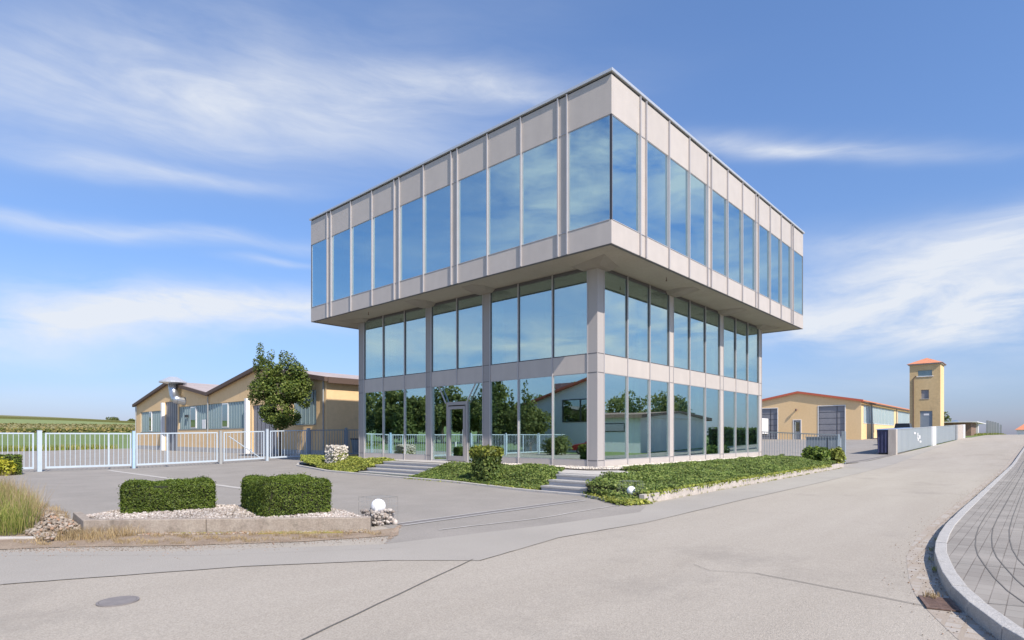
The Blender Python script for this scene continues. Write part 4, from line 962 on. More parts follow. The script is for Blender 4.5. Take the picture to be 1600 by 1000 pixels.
# verge with dry weeds, moss, rubble, grass tuft
drape('verge', [(-14.33,.46),(-10.95,-2.8),(-10.4,-2.85),(-10.9,-3.5),(-12.2,-2.9),(-13.5,-1.95),(-14.9,-.65),(-16.5,.4),(-18,6),(-17.2,14),(-14.9,13.2),(-14.3,7.5),(-13.9,4.2),(-14.15,2.0)], .0015, M_soil)
q = inpoly([(-14.4,.40),(-10.95,-2.85),(-11.0,-3.3),(-12.4,-2.7),(-13.6,-1.75),(-15.0,-.4),(-15.3,.4)], 9000); q = q[(np.sin(q[:,0]*9+q[:,1]*4)+np.sin(q[:,1]*13-q[:,0]*5)+np.sin(q[:,0]*23)) > np.random.uniform(-.6,1.6,len(q))]
blades('dry_grass', np.c_[q, np.full(len(q), .005)], .05, .006, M_dry, lean=.9, kind='stuff', label='flattened dry yellow grass along the foot of the planter wall', cat='dry grass')
q = inpoly([(-14.4,.38),(-14.2,.2),(-13.6,-.45),(-14.3,-.5),(-15.0,.1)], 700)
blades('dry_grass', np.c_[q, np.full(len(q), .005)], .17, .007, M_dry, lean=.7, kind='stuff', label='tall straw coloured grass at the left corner of the planter wall', cat='dry grass')
for pts in ([(-13.3,-.62),(-12.6,-1.3),(-12.7,-1.36),(-13.35,-.72)], [(-12.3,-1.6),(-11.3,-2.52),(-11.4,-2.66),(-12.4,-1.74)]):
    tag(MB().prism(pts, 0, .02).build('moss', M_moss), kind='stuff', label=None)
q = inpoly([(-14.4,.42),(-10.95,-2.83),(-11.02,-2.98),(-14.5,.25)], 900)
pebbles('soil_clods', np.c_[q, np.full(len(q), .01)], .022, M_rub, kind='stuff', label='brown soil clods and moss crumbs along the foot of the planter wall', cat='soil')
q = inpoly([(-14.25,.75),(-14.2,2.3),(-14.0,4.4),(-14.3,7.0),(-14.9,6.0),(-15.0,1.4),(-14.9,-.2)], 2600)
zz = np.array([.05+.10*math.exp(-((a+14.55)/.3)**2) for a, b in q])
pebbles('rubble', np.c_[q, zz*np.random.uniform(.2,1,len(q))], .034, M_rub, kind='stuff', label='heap of broken brown rubble and gravel left of the planter', cat='rubble')
q = inpoly([(-14.15,1.9),(-13.95,4.2),(-14.1,7.0),(-14.5,7),(-14.4,2)], 700)
blades('dry_grass', np.c_[q, np.full(len(q), .04)], .12, .007, M_dry, lean=.7, kind='stuff', label='thin dry grass growing out of the rubble heap', cat='dry grass')
q = inpoly([(-15.35,.95),(-14.95,1.0),(-14.7,1.7),(-14.45,4.4),(-14.4,9.0),(-16.6,9.0),(-16.4,2.2)], 11000)
k = 1-.5*np.exp(-((q[:,0]+14.45)/.22)**2)
blades('tall_grass', np.c_[q, np.full(len(q), .02)], .46, .008, M_grass, lean=.55, kind='stuff', label='tall rough grass tuft with straw tips at the left edge of the street', cat='grass')
q = inpoly([(-14.95,1.0),(-14.6,1.8),(-14.3,4.4),(-14.25,9.5),(-14.9,9.5),(-15.1,3)], 1500)
blades('tall_grass', np.c_[q, np.full(len(q), .02)], .62, .006, M_dry, lean=.4, kind='stuff', label='bleached seed stalks standing behind the tall green grass', cat='grass')
tag(edging([(-20,2.3),(-17.5,1.9),(-16.3,1.45),(-15.6,1.05),(-15.2,.72),(-14.9,.45)], .10, .03, M_conc), kind='structure')
# small hedge on the far left, yellow plant, white post
t = thing('low_hedge', (-13.1,20.9,0), 'low dark clipped hedge in front of the white gate at the left edge', 'hedge')
P, Nn = shell_pts(-14.6,-12.45,20.6,21.3,0,.80, 4500, .03); leaves('foliage', P, Nn, .07, M_hedge, t, rnd=.7); BX(-14.55,-12.5,20.65,21.25,-.05,.75).build('twig_core', M_hcore, t)
shrub((-12.95,20.35,0), .42, .3, .62, 550, .12, M_yel, 'small yellow leaved plant in front of the low dark hedge', 'plant', 'yellow_plant', 8)
t = MB(); t.box(-13.32,-13.2,21.9,22.02,-.05,1.15); t.box(-13.34,-13.18,21.88,22.04,1.15,1.2)
tag(t.build('white_post', M_wht, bevel=.01), 'short white post behind the low hedge at the left edge', 'post')

# ================================================================ gates and fences on the left
GV = 22.8
def gate_leaf(u0, u1, label, name='gate', mat_=None, v0=GV, v1=GV, h=1.78, gap=.13, sp_=.185, mid=False, group='painted steel gates and railings across the yard', bottom=.09, cat='gate', diag=False):
    mat_ = mat_ or M_paint; pa = Vector((u0,v0)); pb = Vector((u1,v1)); Ln = (pb-pa).length; d = (pb-pa)/Ln
    t = thing(name, (u0, v0, T(u0,v0)), label, cat, group)
    za, zb = T(u0,v0), T(u1,v1)
    def pr(s_, q_, z): p = pa+d*s_; return (p.x-d.y*q_, p.y+d.x*q_, z+za+(zb-za)*s_/Ln)
    def bar(mb, s0, s1, z0_, z1_, w): mb.hexa([pr(s0,-w,z0_),pr(s1,-w,z0_),pr(s1,w,z0_),pr(s0,w,z0_)], [pr(s0,-w,z1_),pr(s1,-w,z1_),pr(s1,w,z1_),pr(s0,w,z1_)])
    fr = MB(); bar(fr, 0, Ln, h-.06, h, .025); bar(fr, 0, Ln, gap, gap+bottom, .025); bar(fr, 0, .06, gap+bottom, h-.06, .025); bar(fr, Ln-.06, Ln, gap+bottom, h-.06, .025)
    if mid: bar(fr, Ln*mid-.035, Ln*mid+.035, gap+bottom, h-.06, .025)
    fr.build('frame', mat_, t)
    if diag:
        m = MB(); a = pr(.3, .05, h-.25); b = pr(Ln-.25, .05, gap+.1); m.tube([a, b], .03, 6); m.build('brace', mat_, t)
    n = int((Ln-.14)/sp_)
    for k in range(n):
        s_ = .07+(Ln-.14)*(k+.5)/n
        if mid and abs(s_-Ln*mid) < .06: continue
        m = MB(); bar(m, s_-.011, s_+.011, gap+bottom, h-.06, .010); m.build('bar', mat_, t)
    return t
def post(u, v, label, w=.12, h=1.87, mat_=None, cat='gate post', group='posts of the yard gates and railings'):
    z = T(u, v); m = MB(); m.box(u-w/2, u+w/2, v-w/2, v+w/2, z-.1, z+h); m.box(u-w/2-.008, u+w/2+.008, v-w/2-.008, v+w/2+.008, z+h, z+h+.02)
    return tag(m.build('gate_post', mat_ or M_paint, bevel=.005), label, cat, group)
gate_leaf(-15.4,-11.72, 'pale gate leaf behind the low dark hedge at the left edge')
gate_leaf(-11.32,-7.88, 'pale wide gate leaf between the thick post and the light blue post', mid=.72)
gate_leaf(-7.66,-3.72, 'pale wide gate leaf standing in front of the vent pipe hall door', mid=.36)
gate_leaf(-3.40,-1.08, 'narrow pale gate leaf with a diagonal brace behind it', diag=True)
gate_leaf(-.74,1.62, 'railing panel left of the tree foot half in sun and half in shade', name='railing', cat='fence')
gate_leaf(1.84,4.30, 'shaded railing panel behind the white stone gabion', name='railing', cat='fence', mat_=M_grey_and_shade)  # from here on the office block's shade is in the grey colour
gate_leaf(4.50,8.2, 'shaded railing panel reaching behind the office corner', name='railing', cat='fence', mat_=M_grey_and_shade)
post(-11.52, GV, 'thick pale post between the leftmost gate leaf and the next one', .17)
post(-7.77, GV, 'light blue post between the two wide gate leaves', .12, mat_=M_paintb)
post(-3.56, GV, 'dull grey post left of the narrow braced gate leaf', .14, 1.84, M_paintd)
post(-.91, GV, 'pale post right of the narrow braced gate leaf', .13)
post(1.73, GV, 'post right of the tree foot, coloured darker as in shade', .17, 1.87, M_grey_and_shade)
post(4.4, GV, 'post behind the white stone gabion, coloured darker as in shade', .13, 1.87, M_grey_and_shade)
xs = -15.6
for k, nm in enumerate(('nearest', 'second', 'third')):
    post(xs, GV, 'pale gate post outside the left edge, %s of those beyond the frame' % nm, .12)
    gate_leaf(xs-4.1, xs-.12, 'pale gate leaf outside the left edge seen in the windows, %s beyond the frame' % nm, mid=.5); xs -= 4.25
# dark items behind the shaded railing
t = thing('waste_bin', (6.2,24.0,T(6.2,24)), 'dark wheeled waste bin behind the shaded railing beside the office corner', 'bin')
z = T(6.2,24); mb = MB(); mb.hexa([(5.85,23.75,z+.1),(6.6,23.75,z+.1),(6.6,24.3,z+.1),(5.85,24.3,z+.1)], [(5.75,23.65,z+1.1),(6.7,23.65,z+1.1),(6.7,24.4,z+1.1),(5.75,24.4,z+1.1)]); mb.build('body', M_cab, t, bevel=.02)
BX(5.72,6.73,23.6,24.45,z+1.1,z+1.18).build('lid', M_dark, t, bevel=.02)
for x in (5.95, 6.5): MB().tube([(x-.03,23.72,z+.1),(x+.03,23.72,z+.1)], .1, 12).build('wheel', M_tyre, t)

# ================================================================ left halls
HU = 4.2; HZ = .1
hl = thing('workshop_hall', (HU,46.3,HZ), 'long ochre workshop with a double gable front, glass bands and a brown roof edge', 'building')
C0, V1, C2 = 24.95, 45.6, 67.7; E0, E2, PKZ = 5.52, 5.25, 7.05; PK1, PK2 = 56.2, 35.3; VZ = 5.45
PKZ1 = 7.18
def gable(mb, pts, x0_, x1_):
    n = len(pts); mb.add([(x0_,a,z) for a, z in pts]+[(x1_,a,z) for a, z in pts], [tuple(range(n)), tuple(range(n,2*n))[::-1]]+[(i,n+i,n+(i+1)%n,(i+1)%n) for i in range(n)]); return mb
# front wall split at the glass band so the openings are real
OP = [(66.0,58.9,2.15,4.42,'g'),(57.64,53.9,.12,5.25,'d'),(53.5,37.5,2.35,4.6,'g'),(36.5,32.2,.12,4.15,'d'),(29.6,26.3,2.5,4.9,'g')]
OP = [(b, a, z0_, z1_, k) for a, b, z0_, z1_, k in OP]
TOP = [(C0,E0),(PK2,PKZ),(V1,VZ),(PK1,PKZ1),(C2,E2)]
def topz(v):
    for (a, za), (b, zb) in zip(TOP, TOP[1:]):
        if a <= v <= b: return za+(zb-za)*(v-a)/(b-a)
ys = sorted(set([C0,C2,PK2,V1,PK1]+[o[0] for o in OP]+[o[1] for o in OP])); mb = MB()
for a, b in zip(ys, ys[1:]):
    op = [o for o in OP if o[0] <= a+.001 and o[1] >= b-.001]
    segs = [(HZ-.3, None)] if not op else ([(HZ-.3, op[0][2])] if op[0][4] == 'g' else [])+[(op[0][3], None)]
    for z0_, z1_ in segs:
        ta, tb_ = (topz(a), topz(b)) if z1_ is None else (z1_, z1_)
        mb.hexa([(HU,a,z0_),(HU+.3,a,z0_),(HU+.3,b,z0_),(HU,b,z0_)], [(HU,a,ta),(HU+.3,a,ta),(HU+.3,b,tb_),(HU,b,tb_)])
mb.build('front_wall', M_ochre, hl)
mb = MB(); mb.box(HU+.3, 44, C0, C0+.3, HZ-.3, E0); mb.box(HU+.3, 44, C2-.3, C2, HZ-.3, E2); mb.box(44,44.3,C0,C2,HZ-.3,5.2); mb.build('side_wall', M_ochre, hl)
BX(HU-.02, HU, C0, 32.2, HZ-.3, HZ+.55).build('plinth', M_conc, hl)
BX(HU-.02, HU, 36.5, 53.9, HZ-.3, HZ+.5).build('plinth', M_conc, hl); BX(HU-.02, HU, 57.64, C2, HZ-.3, HZ+.5).build('plinth', M_conc, hl)
for (a, b, z0_, z1_, k) in OP:
    if k == 'g':
        w = BX(HU+.08, HU+.12, a, b, z0_, z1_).build('window_band', M_uglass, hl)
        fr = MB(); n = max(3, int((b-a)/.55))
        for i in range(n+1): y = a+(b-a)*i/n; fr.box(HU+.05, HU+.08, y-.015, y+.015, z0_, z1_)
        fr.box(HU-.03, HU+.08, a, b, z0_-.06, z0_); fr.build('glazing_bars', M_ubar, w)
    else:
        w = BX(HU+.1, HU+.16, a, b, z0_, z1_).build('sliding_door', M_doorg, hl)
        fr = MB(); 
        for i in range(1, 6): y = a+(b-a)*i/6; fr.box(HU+.08, HU+.1, y-.02, y+.02, z0_, z1_)
        fr.build('door_rib', M_dark, w)
for (a, b, z0_, z1_) in [(50.3,48.9,2.4,4.5),(42.7,41.4,2.4,4.55),(63,62.2,2.2,4.4)]:
    fr = BX(HU+.0, HU+.075, b, a, z0_, z1_).build('casement', M_wht, hl); BX(HU-.012, HU-.002, b+.12, a-.12, z0_+.1, z1_-.1).build('pane', M_glass_s, fr)
for y in (57.9, 37.15): BX(HU-.3, HU-.0, y-.17, y+.17, HZ-.2, 5.2 if y > 50 else 4.75).build('white_pier', M_wht, hl)
def roofslab(a, za, b, zb, x0_, x1_, th=.16):
    m = MB(); m.hexa([(x0_,a,za),(x1_,a,za),(x1_,b,zb),(x0_,b,zb)], [(x0_,a,za+th),(x1_,a,za+th),(x1_,b,zb+th),(x0_,b,zb+th)]); return m
for (a, za), (b, zb) in zip(TOP, TOP[1:]):
    if a == C0: a -= .35; za -= .06
    if b == C2: b += .35; zb -= .06
    roofslab(a, za+.02, b, zb+.02, HU-.1, 44.5).build('roof', M_eternit, hl)
    roofslab(a, za-.10, b, zb-.10, HU-.35, HU-.1, .3).build('roof_fascia', M_fascia, hl)
BX(HU-.1, 44.5, C0-.43, C0-.35, E0-.26, E0+.14).build('gutter', M_fascia, hl)
vp = MB(); cy = 53.3
vp.tube([(HU-.6,cy-1.4,5.2),(HU-.6,cy-.9,5.3),(HU-.6,cy-.35,5.75),(HU-.6,cy-.1,6.3),(HU-.6,cy,6.9)], .42, 16); pipe = vp.build('exhaust_pipe', M_zinc, hl, smooth=True)
vp = MB(); vp.tube([(HU-.6,cy,6.9),(HU-.6,cy,7.0),(HU-.6,cy,7.12),(HU-.6,cy,7.6)], [.5,1.25,1.25,.35], 20); vp.build('cap', M_cop, pipe)
vp = MB(); vp.tube([(HU-.6,cy-1.4,5.2),(HU+.05,cy-1.5,5.1)], .38, 12); vp.build('elbow', M_zinc, pipe)
for y, z in ((54.9,5.9),(34.6,6.0)): BX(HU-.12, HU, y-.7, y+.7, z, z+.1).build('door_canopy', M_fascia, hl)
for y, zt_ in ((C0+.2,E0-.1),(V1,VZ-.2),(C2-.2,E2-.1)): MB().tube([(HU-.12,y,HZ),(HU-.12,y,zt_),(HU-.02,y,zt_+.12)], .05, 8).build('downpipe', M_paintd, hl)
BX(HU-.14,HU-.01,50.9,51.5,3.5,3.75).build('floodlight', M_dark, hl)
m = MB(); m.box(HU-.02,HU+.0,46.4,47.3,2.3,3.2); m.build('wall_sign', M_wht, hl)

# yard tree
def treebuild(name, base, label, cat, clusters, n, size, leafm, trunk_h, tr, group=None, limbs=7, seed=1, rnd=.8):
    rs = random.Random(seed); x, y, z = base; t = thing(name, base, label, cat, group)
    m = MB(); m.tube([(x,y,z-.1),(x+.03,y,z+trunk_h*.5),(x-.03,y+.04,z+trunk_h)], [tr*1.25, tr, tr*.8], 9); trk = m.build('trunk', M_bark, t, smooth=True)
    for k in range(limbs):
        c = clusters[k % len(clusters)]; m = MB(); a = Vector((x,y,z+trunk_h*(.6+.4*k/limbs))); b = Vector((x+c[0], y+c[1], z+c[2])); mid = a.lerp(b,.5)+Vector((rs.gauss(0,.1),rs.gauss(0,.1),rs.gauss(0,.1)+.1))
        m.tube([a, mid, b], [tr*.55, tr*.35, tr*.12], 6); m.build('limb', M_bark, t, smooth=True)
    vol = np.array([c[3]**2*c[4] for c in clusters]); vol /= vol.sum(); idx = np.random.choice(len(clusters), n, p=vol); C = np.array([c[:5] for c in clusters])[idx]
    d = unit(np.random.normal(size=(n,3))); r = np.random.uniform(.35,1.0,n)**.6
    # sub-clumps
    sub = np.random.normal(size=(len(clusters), 14, 3)); sub = sub/np.linalg.norm(sub, axis=2, keepdims=True); si = np.random.randint(0, 14, n)
    sp2 = sub[idx, si]; use = (np.random.rand(n) < .75)[:,None]; d = np.where(use, unit(sp2*.85+d*.42), d)
    P = np.array([x,y,z])+C[:,:3]+d*r[:,None]*np.c_[C[:,3],C[:,3],C[:,4]]
    leaves('crown', P, d+np.array([0,0,.4]), size, leafm, t, rnd=rnd, asp=.75)
    return t
def toworld(c):   # camera right offset, depth offset, height, radius, radius z
    return (c[0]*.90*.6741+c[1]*.7386, -c[0]*.90*.7386+c[1]*.6741, c[2], c[3]*.93, c[4])
cl_ = [toworld(c) for c in [(-.2,0,3.2,1.3,1.1),(.1,.3,4.6,1.75,1.0),(-1.3,0,4.6,1.0,.8),(1.3,0,4.5,1.05,.8),(-1.0,-.2,5.8,.85,.9),(.7,.1,5.8,1.1,.85),(-1.45,0,7.1,.30,.7),(-1.5,0,6.4,.5,.6),(-.7,.1,6.95,.28,.55),(.35,0,6.7,.40,.65),(.95,0,6.5,.33,.6),(1.7,0,5.7,.4,.6),(2.1,0,4.9,.45,.4),(1.7,.1,5.4,.5,.5),(1.9,-.1,3.9,.55,.6),(-1.9,0,4.0,.5,.5),(0,0,2.4,.8,.6),(.9,0,2.7,.7,.6),(-.9,.1,2.9,.7,.6)]]
treebuild('yard_tree', (1.9,27.0,.2), 'leafy broad tree in front of the ochre workshop behind the railing', 'tree', cl_, 24000, .125, M_tree, 2.6, .09, seed=4)

# ================================================================ right side : hall, tower, fence, gate
RZ = 1.1; RU = 78.0
hr = thing('storage_hall', (RU,16.3,RZ), 'pale ochre storage hall with a low gable edged in red and a long window band', 'building')
TOP = [(7.9,6.72),(16.3,8.3),(24.7,6.72)]
OPR = [(9.97,13.44,RZ-.3,6.1,'d'),(19.3,22.9,RZ-.3,6.0,'d'),(15.92,16.92,RZ+.0,4.1,'p')]
ys = sorted(set([7.9,16.3,24.7]+[o[0] for o in OPR]+[o[1] for o in OPR])); mb = MB()
def topz2(v): return 6.72+(8.3-6.72)*(1-abs(v-16.3)/8.4)
for a, b in zip(ys, ys[1:]):
    op = [o for o in OPR if o[0] <= a+.001 and o[1] >= b-.001]
    z0_ = op[0][3] if op else RZ-.5
    mb.hexa([(RU,a,z0_),(RU+.3,a,z0_),(RU+.3,b,z0_),(RU,b,z0_)], [(RU,a,topz2(a)),(RU+.3,a,topz2(a)),(RU+.3,b,topz2(b)),(RU,b,topz2(b))])
mb.build('front_wall', M_ochre2, hr)
mb = MB(); Y = 7.9
xs = [RU+.3, 79.4, 102.7, 106.3, 122.0, 135]
for a, b in zip(xs, xs[1:]):
    if (a, b) in ((79.4,102.7),(106.3,122.0)): mb.box(a,b,Y,Y+.3,RZ-.5,3.6+.0); mb.box(a,b,Y,Y+.3,6.15,6.70)
    else: mb.box(a,b,Y,Y+.3,RZ-.5,6.70)
mb.box(RU+.3,135,24.4,24.7,RZ-.5,6.7); mb.box(135,135.3,7.9,24.7,RZ-.5,6.7); mb.build('side_wall', M_ochre2, hr)
for a, b in ((79.4,102.7),(106.3,122)):
    w = BX(a,b,Y+.06,Y+.1,3.6,6.15).build('window_band', M_uglassr, hr); fr = MB(); n = int((b-a)/1.15)
    for i in range(n+1): x = a+(b-a)*i/n; fr.box(x-.03,x+.03,Y+.02,Y+.06,3.6,6.15)
    fr.box(a,b,Y-.05,Y+.06,3.52,3.6); fr.build('glazing_bars', M_wht, w)
for x in (84.4, 104.6): MB().tube([(x,Y-.1,RZ-.3),(x,Y-.1,6.7)], .08, 8).build('downpipe', M_paintd, hr)
for a, b, z0_, z1_, k in OPR:
    w = BX(RU+.12,RU+.18,a,b,z0_,z1_).build('sectional_door' if k == 'd' else 'side_door', M_doorg if k == 'd' else M_paintd, hr)
    fr = MB(); fr.box(RU-.05,RU+.12,a-.1,a,z0_,z1_+.1); fr.box(RU-.05,RU+.12,b,b+.1,z0_,z1_+.1); fr.box(RU-.05,RU+.12,a,b,z1_,z1_+.1); fr.build('door_frame', M_wht, w)
    if k == 'd':
        fr = MB(); 
        for i in range(1,6): fr.box(RU+.1,RU+.12,a,b,z0_+(z1_-z0_)*i/6-.02,z0_+(z1_-z0_)*i/6+.02)
        fr.box(RU+.09,RU+.12,a+1.0,a+1.06,z0_,z1_); fr.build('door_rib', M_dark, w)
    else: BX(RU+.1,RU+.12,a+.2,b-.2,2.4,3.8).build('pane', M_glass_s, w)
for (a, za), (b, zb) in zip(TOP, TOP[1:]):
    a_, b_ = (a-.3 if a == 7.9 else a), (b+.3 if b == 24.7 else b)
    roofslab(a_, topz2(a_)+.0, b_, topz2(b_)+.0, RU-.1, 136).build('roof', M_tile, hr)
    roofslab(a_, topz2(a_)-.12, b_, topz2(b_)-.12, RU-.3, RU-.1, .32).build('roof_trim', M_redtrim, hr)
BX(RU-.1,136,7.48,7.6,6.42,6.62).build('gutter', M_fascia, hr)
m = MB(); m.tube([(RU-.3,16.5,5.7),(RU+.02,16.5,5.7)], .1, 8); m.tube([(RU-.35,16.5,5.5),(RU-.3,16.5,5.8)], .14, 8); m.build('wall_lamp', M_rust, hr)
# tower
TU, TV0, TV1, TB, TT = 80.0, -1.0, 2.45, .9, 11.45
tw = thing('drying_tower', (TU+2,.7,TB), 'slim ochre tower with a red tiled pyramid roof beside the street', 'tower')
ops = [(-.13,1.27,TB,5.12),(-.1,1.5,9.88,10.68),(.26,1.14,6.8,8.0)]
mb = MB(); ys = sorted(set([TV0,TV1]+[a for o in ops for a in o[:2]]))
for a, b in zip(ys, ys[1:]):
    zc = [TB-.3]; hs_ = sorted([(o[2],o[3]) for o in ops if o[0] <= a+1e-6 and o[1] >= b-1e-6])
    z = TB-.3
    for q0, q1 in hs_:
        if q0 > z: mb.box(TU,TU+.3,a,b,z,q0)
        z = q1
    mb.box(TU,TU+.3,a,b,z,TT)
mb.build('front_wall', M_tower_shade, tw)  # front coloured darker than the sides to show weaker light
mb = MB(); mb.box(TU+.3,TU+3.6,TV0,TV0+.3,TB-.3,TT); mb.box(TU+.3,TU+3.6,TV1-.3,TV1,TB-.3,TT); mb.box(TU+3.6,TU+3.9,TV0,TV1,TB-.3,TT); mb.build('side_wall', M_ochre2, tw)
w = BX(TU+.1,TU+.14,-.13,1.27,TB-.2,5.12).build('door', M_cab, tw); m = BX(TU+.08,TU+.1,.25,.85,4.5,4.75).build('notice', M_wht, w)
BX(TU+.12,TU+.16,-.1,1.5,9.88,10.68).build('louvre_window', M_uglass, tw); BX(TU-.08,TU+.1,-.25,1.65,9.78,9.88).build('sill', M_wht, tw)
BX(TU+.14,TU+.18,.26,1.14,6.8,8.0).build('window', M_doorg, tw); BX(TU-.05,TU+.1,.2,1.2,6.72,6.8).build('sill', M_conc, tw)
BX(TU-.18,TU+4.08,TV0-.18,TV1+.18,TT-.0,TT+.14).build('eaves_board', M_paintd, tw)
cx, cy = TU+1.95, (TV0+TV1)/2; a = (TU-.3,TV0-.3,TT+.14); b = (TU+4.2,TV0-.3,TT+.14); c = (TU+4.2,TV1+.3,TT+.14); d = (TU-.3,TV1+.3,TT+.14)
MB().add([a,b,c,d,(cx,cy,TT+1.1)], [(0,1,4),(1,2,4),(2,3,4),(3,0,4),(3,2,1,0)]).build('roof', M_tile, tw)
m = MB(); m.tube([(TU-.06,2.0,TB-.1),(TU-.06,2.0,9.6),(TU-.06,1.7,9.95)], .05, 6); m.build('downpipe', M_fascia, tw)
# fence of sheet metal panels with white concrete pillars
FV = -2.8
def pillar(u0, u1, label, mat_=M_whtold, h=1.92, dv=.18):
    z = T(u0, FV); m = MB(); m.hexa([(u0,FV-dv,z-.2),(u1,FV-dv,z-.2),(u1,FV+dv,z-.2),(u0,FV+dv,z-.2)], [(u0,FV-dv,T(u0,FV)+h),(u1,FV-dv,T(u1,FV)+h),(u1,FV+dv,T(u1,FV)+h),(u0,FV+dv,T(u0,FV)+h)])
    return tag(m.build('fence_pillar', mat_, bevel=.015), label, 'pillar', 'concrete pillars of the sheet metal fence')
def sheet(u0, u1, label):
    t = thing('sheet_fence', (u0,FV,T(u0,FV)), label, 'fence', 'sheet metal fence along the street'); n = int((u1-u0)/.28); mb = MB()
    for i in range(n):
        a = u0+(u1-u0)*i/n; b = u0+(u1-u0)*(i+1)/n; y = FV-.02-(.025 if i % 2 else 0)
        mb.hexa([(a,y,T(a,FV)+.04),(b,y,T(b,FV)+.04),(b,y+.03,T(b,FV)+.04),(a,y+.03,T(a,FV)+.04)], [(a,y,T(a,FV)+1.86),(b,y,T(b,FV)+1.86),(b,y+.03,T(b,FV)+1.86),(a,y+.03,T(a,FV)+1.86)])
    mb.build('corrugated_panel', M_sheet, t); m = MB(); m.hexa([(u0,FV-.06,T(u0,FV)+1.86),(u1,FV-.06,T(u1,FV)+1.86),(u1,FV+.03,T(u1,FV)+1.86),(u0,FV+.03,T(u0,FV)+1.86)], [(u0,FV-.06,T(u0,FV)+1.92),(u1,FV-.06,T(u1,FV)+1.92),(u1,FV+.03,T(u1,FV)+1.92),(u0,FV+.03,T(u0,FV)+1.92)]); m.build('top_rail', M_sheet, t)
    if u0 < 40:      # torn remains of white posters
        m = MB()
        for (a, z, w, hh) in ((44.9,1.45,.9,.18),(46.7,1.3,.5,.28),(47.6,1.05,.9,.30),(46.9,.85,.6,.26),(48.0,.62,1.0,.18),(46.6,1.02,.35,.2)):
            m.box(a,a+w,FV-.056,FV-.050,T(a,FV)+z-hh/2,T(a,FV)+z+hh/2)
        m.build('poster_remains', M_wht, t)
    return t
pillar(35.15,35.75, 'broad stained white pillar at the near end of the sheet metal fence', dv=.26)
sheet(35.75,55.5, 'long grey corrugated fence panel with white poster remains')
pillar(55.5,58.1, 'clean white pillar between the two grey corrugated fence panels', M_wht)
sheet(58.1,77.3, 'farther grey corrugated fence panel in front of the tower')
pillar(77.5,78.6, 'dark narrow post at the far end of the corrugated fence', M_paintd)
pillar(79.0,85.5, 'weathered white wall slab beyond the corrugated fence')
pillar(86.3,88.6, 'last white pillar of the fence before the brick shed', M_wht)
# blue container behind the near pillar
bc = thing('blue_container', (41,-1.9,T(41,-1.9)), 'dark blue waste container covered by a blue tarpaulin behind the near white pillar', 'container')
z = T(35,-1.9); mb = MB(); mb.hexa([(35.3,-2.48,z+.12),(47,-2.48,z+.35),(47,-1.85,z+.35),(35.3,-1.85,z+.12)], [(35.2,-2.5,z+1.88),(47.2,-2.5,z+2.08),(47.2,-1.8,z+2.08),(35.2,-1.8,z+1.88)]); mb.build('body', M_blue, bc)
mb = MB()
for y in (-2.38,-2.15,-1.93): mb.box(35.14,35.22,y-.03,y+.03,z+.15,z+1.85)
mb.build('rib', M_blue, bc)
mb = MB(); mb.hexa([(35.0,-2.55,z+1.88),(47.4,-2.55,z+2.08),(47.4,-1.7,z+2.08),(35.0,-1.7,z+1.88)], [(35.3,-2.4,z+1.95),(47.2,-2.4,z+2.2),(47.2,-1.85,z+2.2),(35.3,-1.85,z+1.95)]); mb.build('tarpaulin', M_tarp, bc)
BX(35.3,35.7,-2.4,-1.9,z-.05,z+.12).build('skid', M_dark, bc)
# right sliding gate
gate_leaf(22.5,22.5, 'grey sliding gate between the office block and the dark gate post', mat_=M_grey_and_shade, v0=2.5, v1=-2.05, h=1.72, gap=.02, sp_=.155, bottom=.06, group=None)
tag(BX(22.42,22.62,-2.5,-2.3,-.05,1.92).build('gate_post', M_grey_and_shade, bevel=.006), 'dark steel gate post at the right end of the grey sliding gate', 'gate post')
tag(BX(22.44,22.56,-2.2,-2.1,-.05,1.75).build('gate_post', M_paint, bevel=.006), 'thin pale post beside the dark steel gate post', 'gate post')
tag(BX(22.4,22.6,2.55,3.0,.1,1.75).build('gate_post', M_grey_and_shade, bevel=.006), 'grey box post where the sliding gate meets the office block', 'gate post')
tag(strip([(22.7,-2.4),(27,-2.55),(35.1,-2.75)], .14, .008).build('gate_rail', M_manh), kind='structure')
cb = thing('grey_cabinet', (26.5,-.1,T(26.5,0)), 'grey metal cabinet standing behind the sliding gate bars', 'cabinet')
BX(26.3,27.2,-1.25,.75,.1,1.55).build('body', M_cab, cb, bevel=.01); mb = MB(); mb.box(26.27,26.3,-.62,-.60,.2,1.5); mb.build('door_gap', M_dark, cb); BX(26.25,27.25,-1.3,.8,1.55,1.6).build('lid', M_cab, cb)
# white trailer by the left door of the right hall
tr = thing('box_trailer', (70,20.5,T(70,20)), 'white box trailer parked in front of the pale ochre hall', 'trailer'); z = T(70,20)
BX(69,74,19.3,21.9,z+1.0,z+3.3).build('box', M_wht, tr, bevel=.05); BX(69.1,73.9,19.5,21.7,z+.8,z+1.0).build('chassis', M_dark, tr)
for x in (70.2, 71.3):
    for y in (19.6, 21.5): MB().tube([(x,y-.12,z+.45),(x,y+.12,z+.45)], .45, 16).build('wheel', M_tyre, tr)
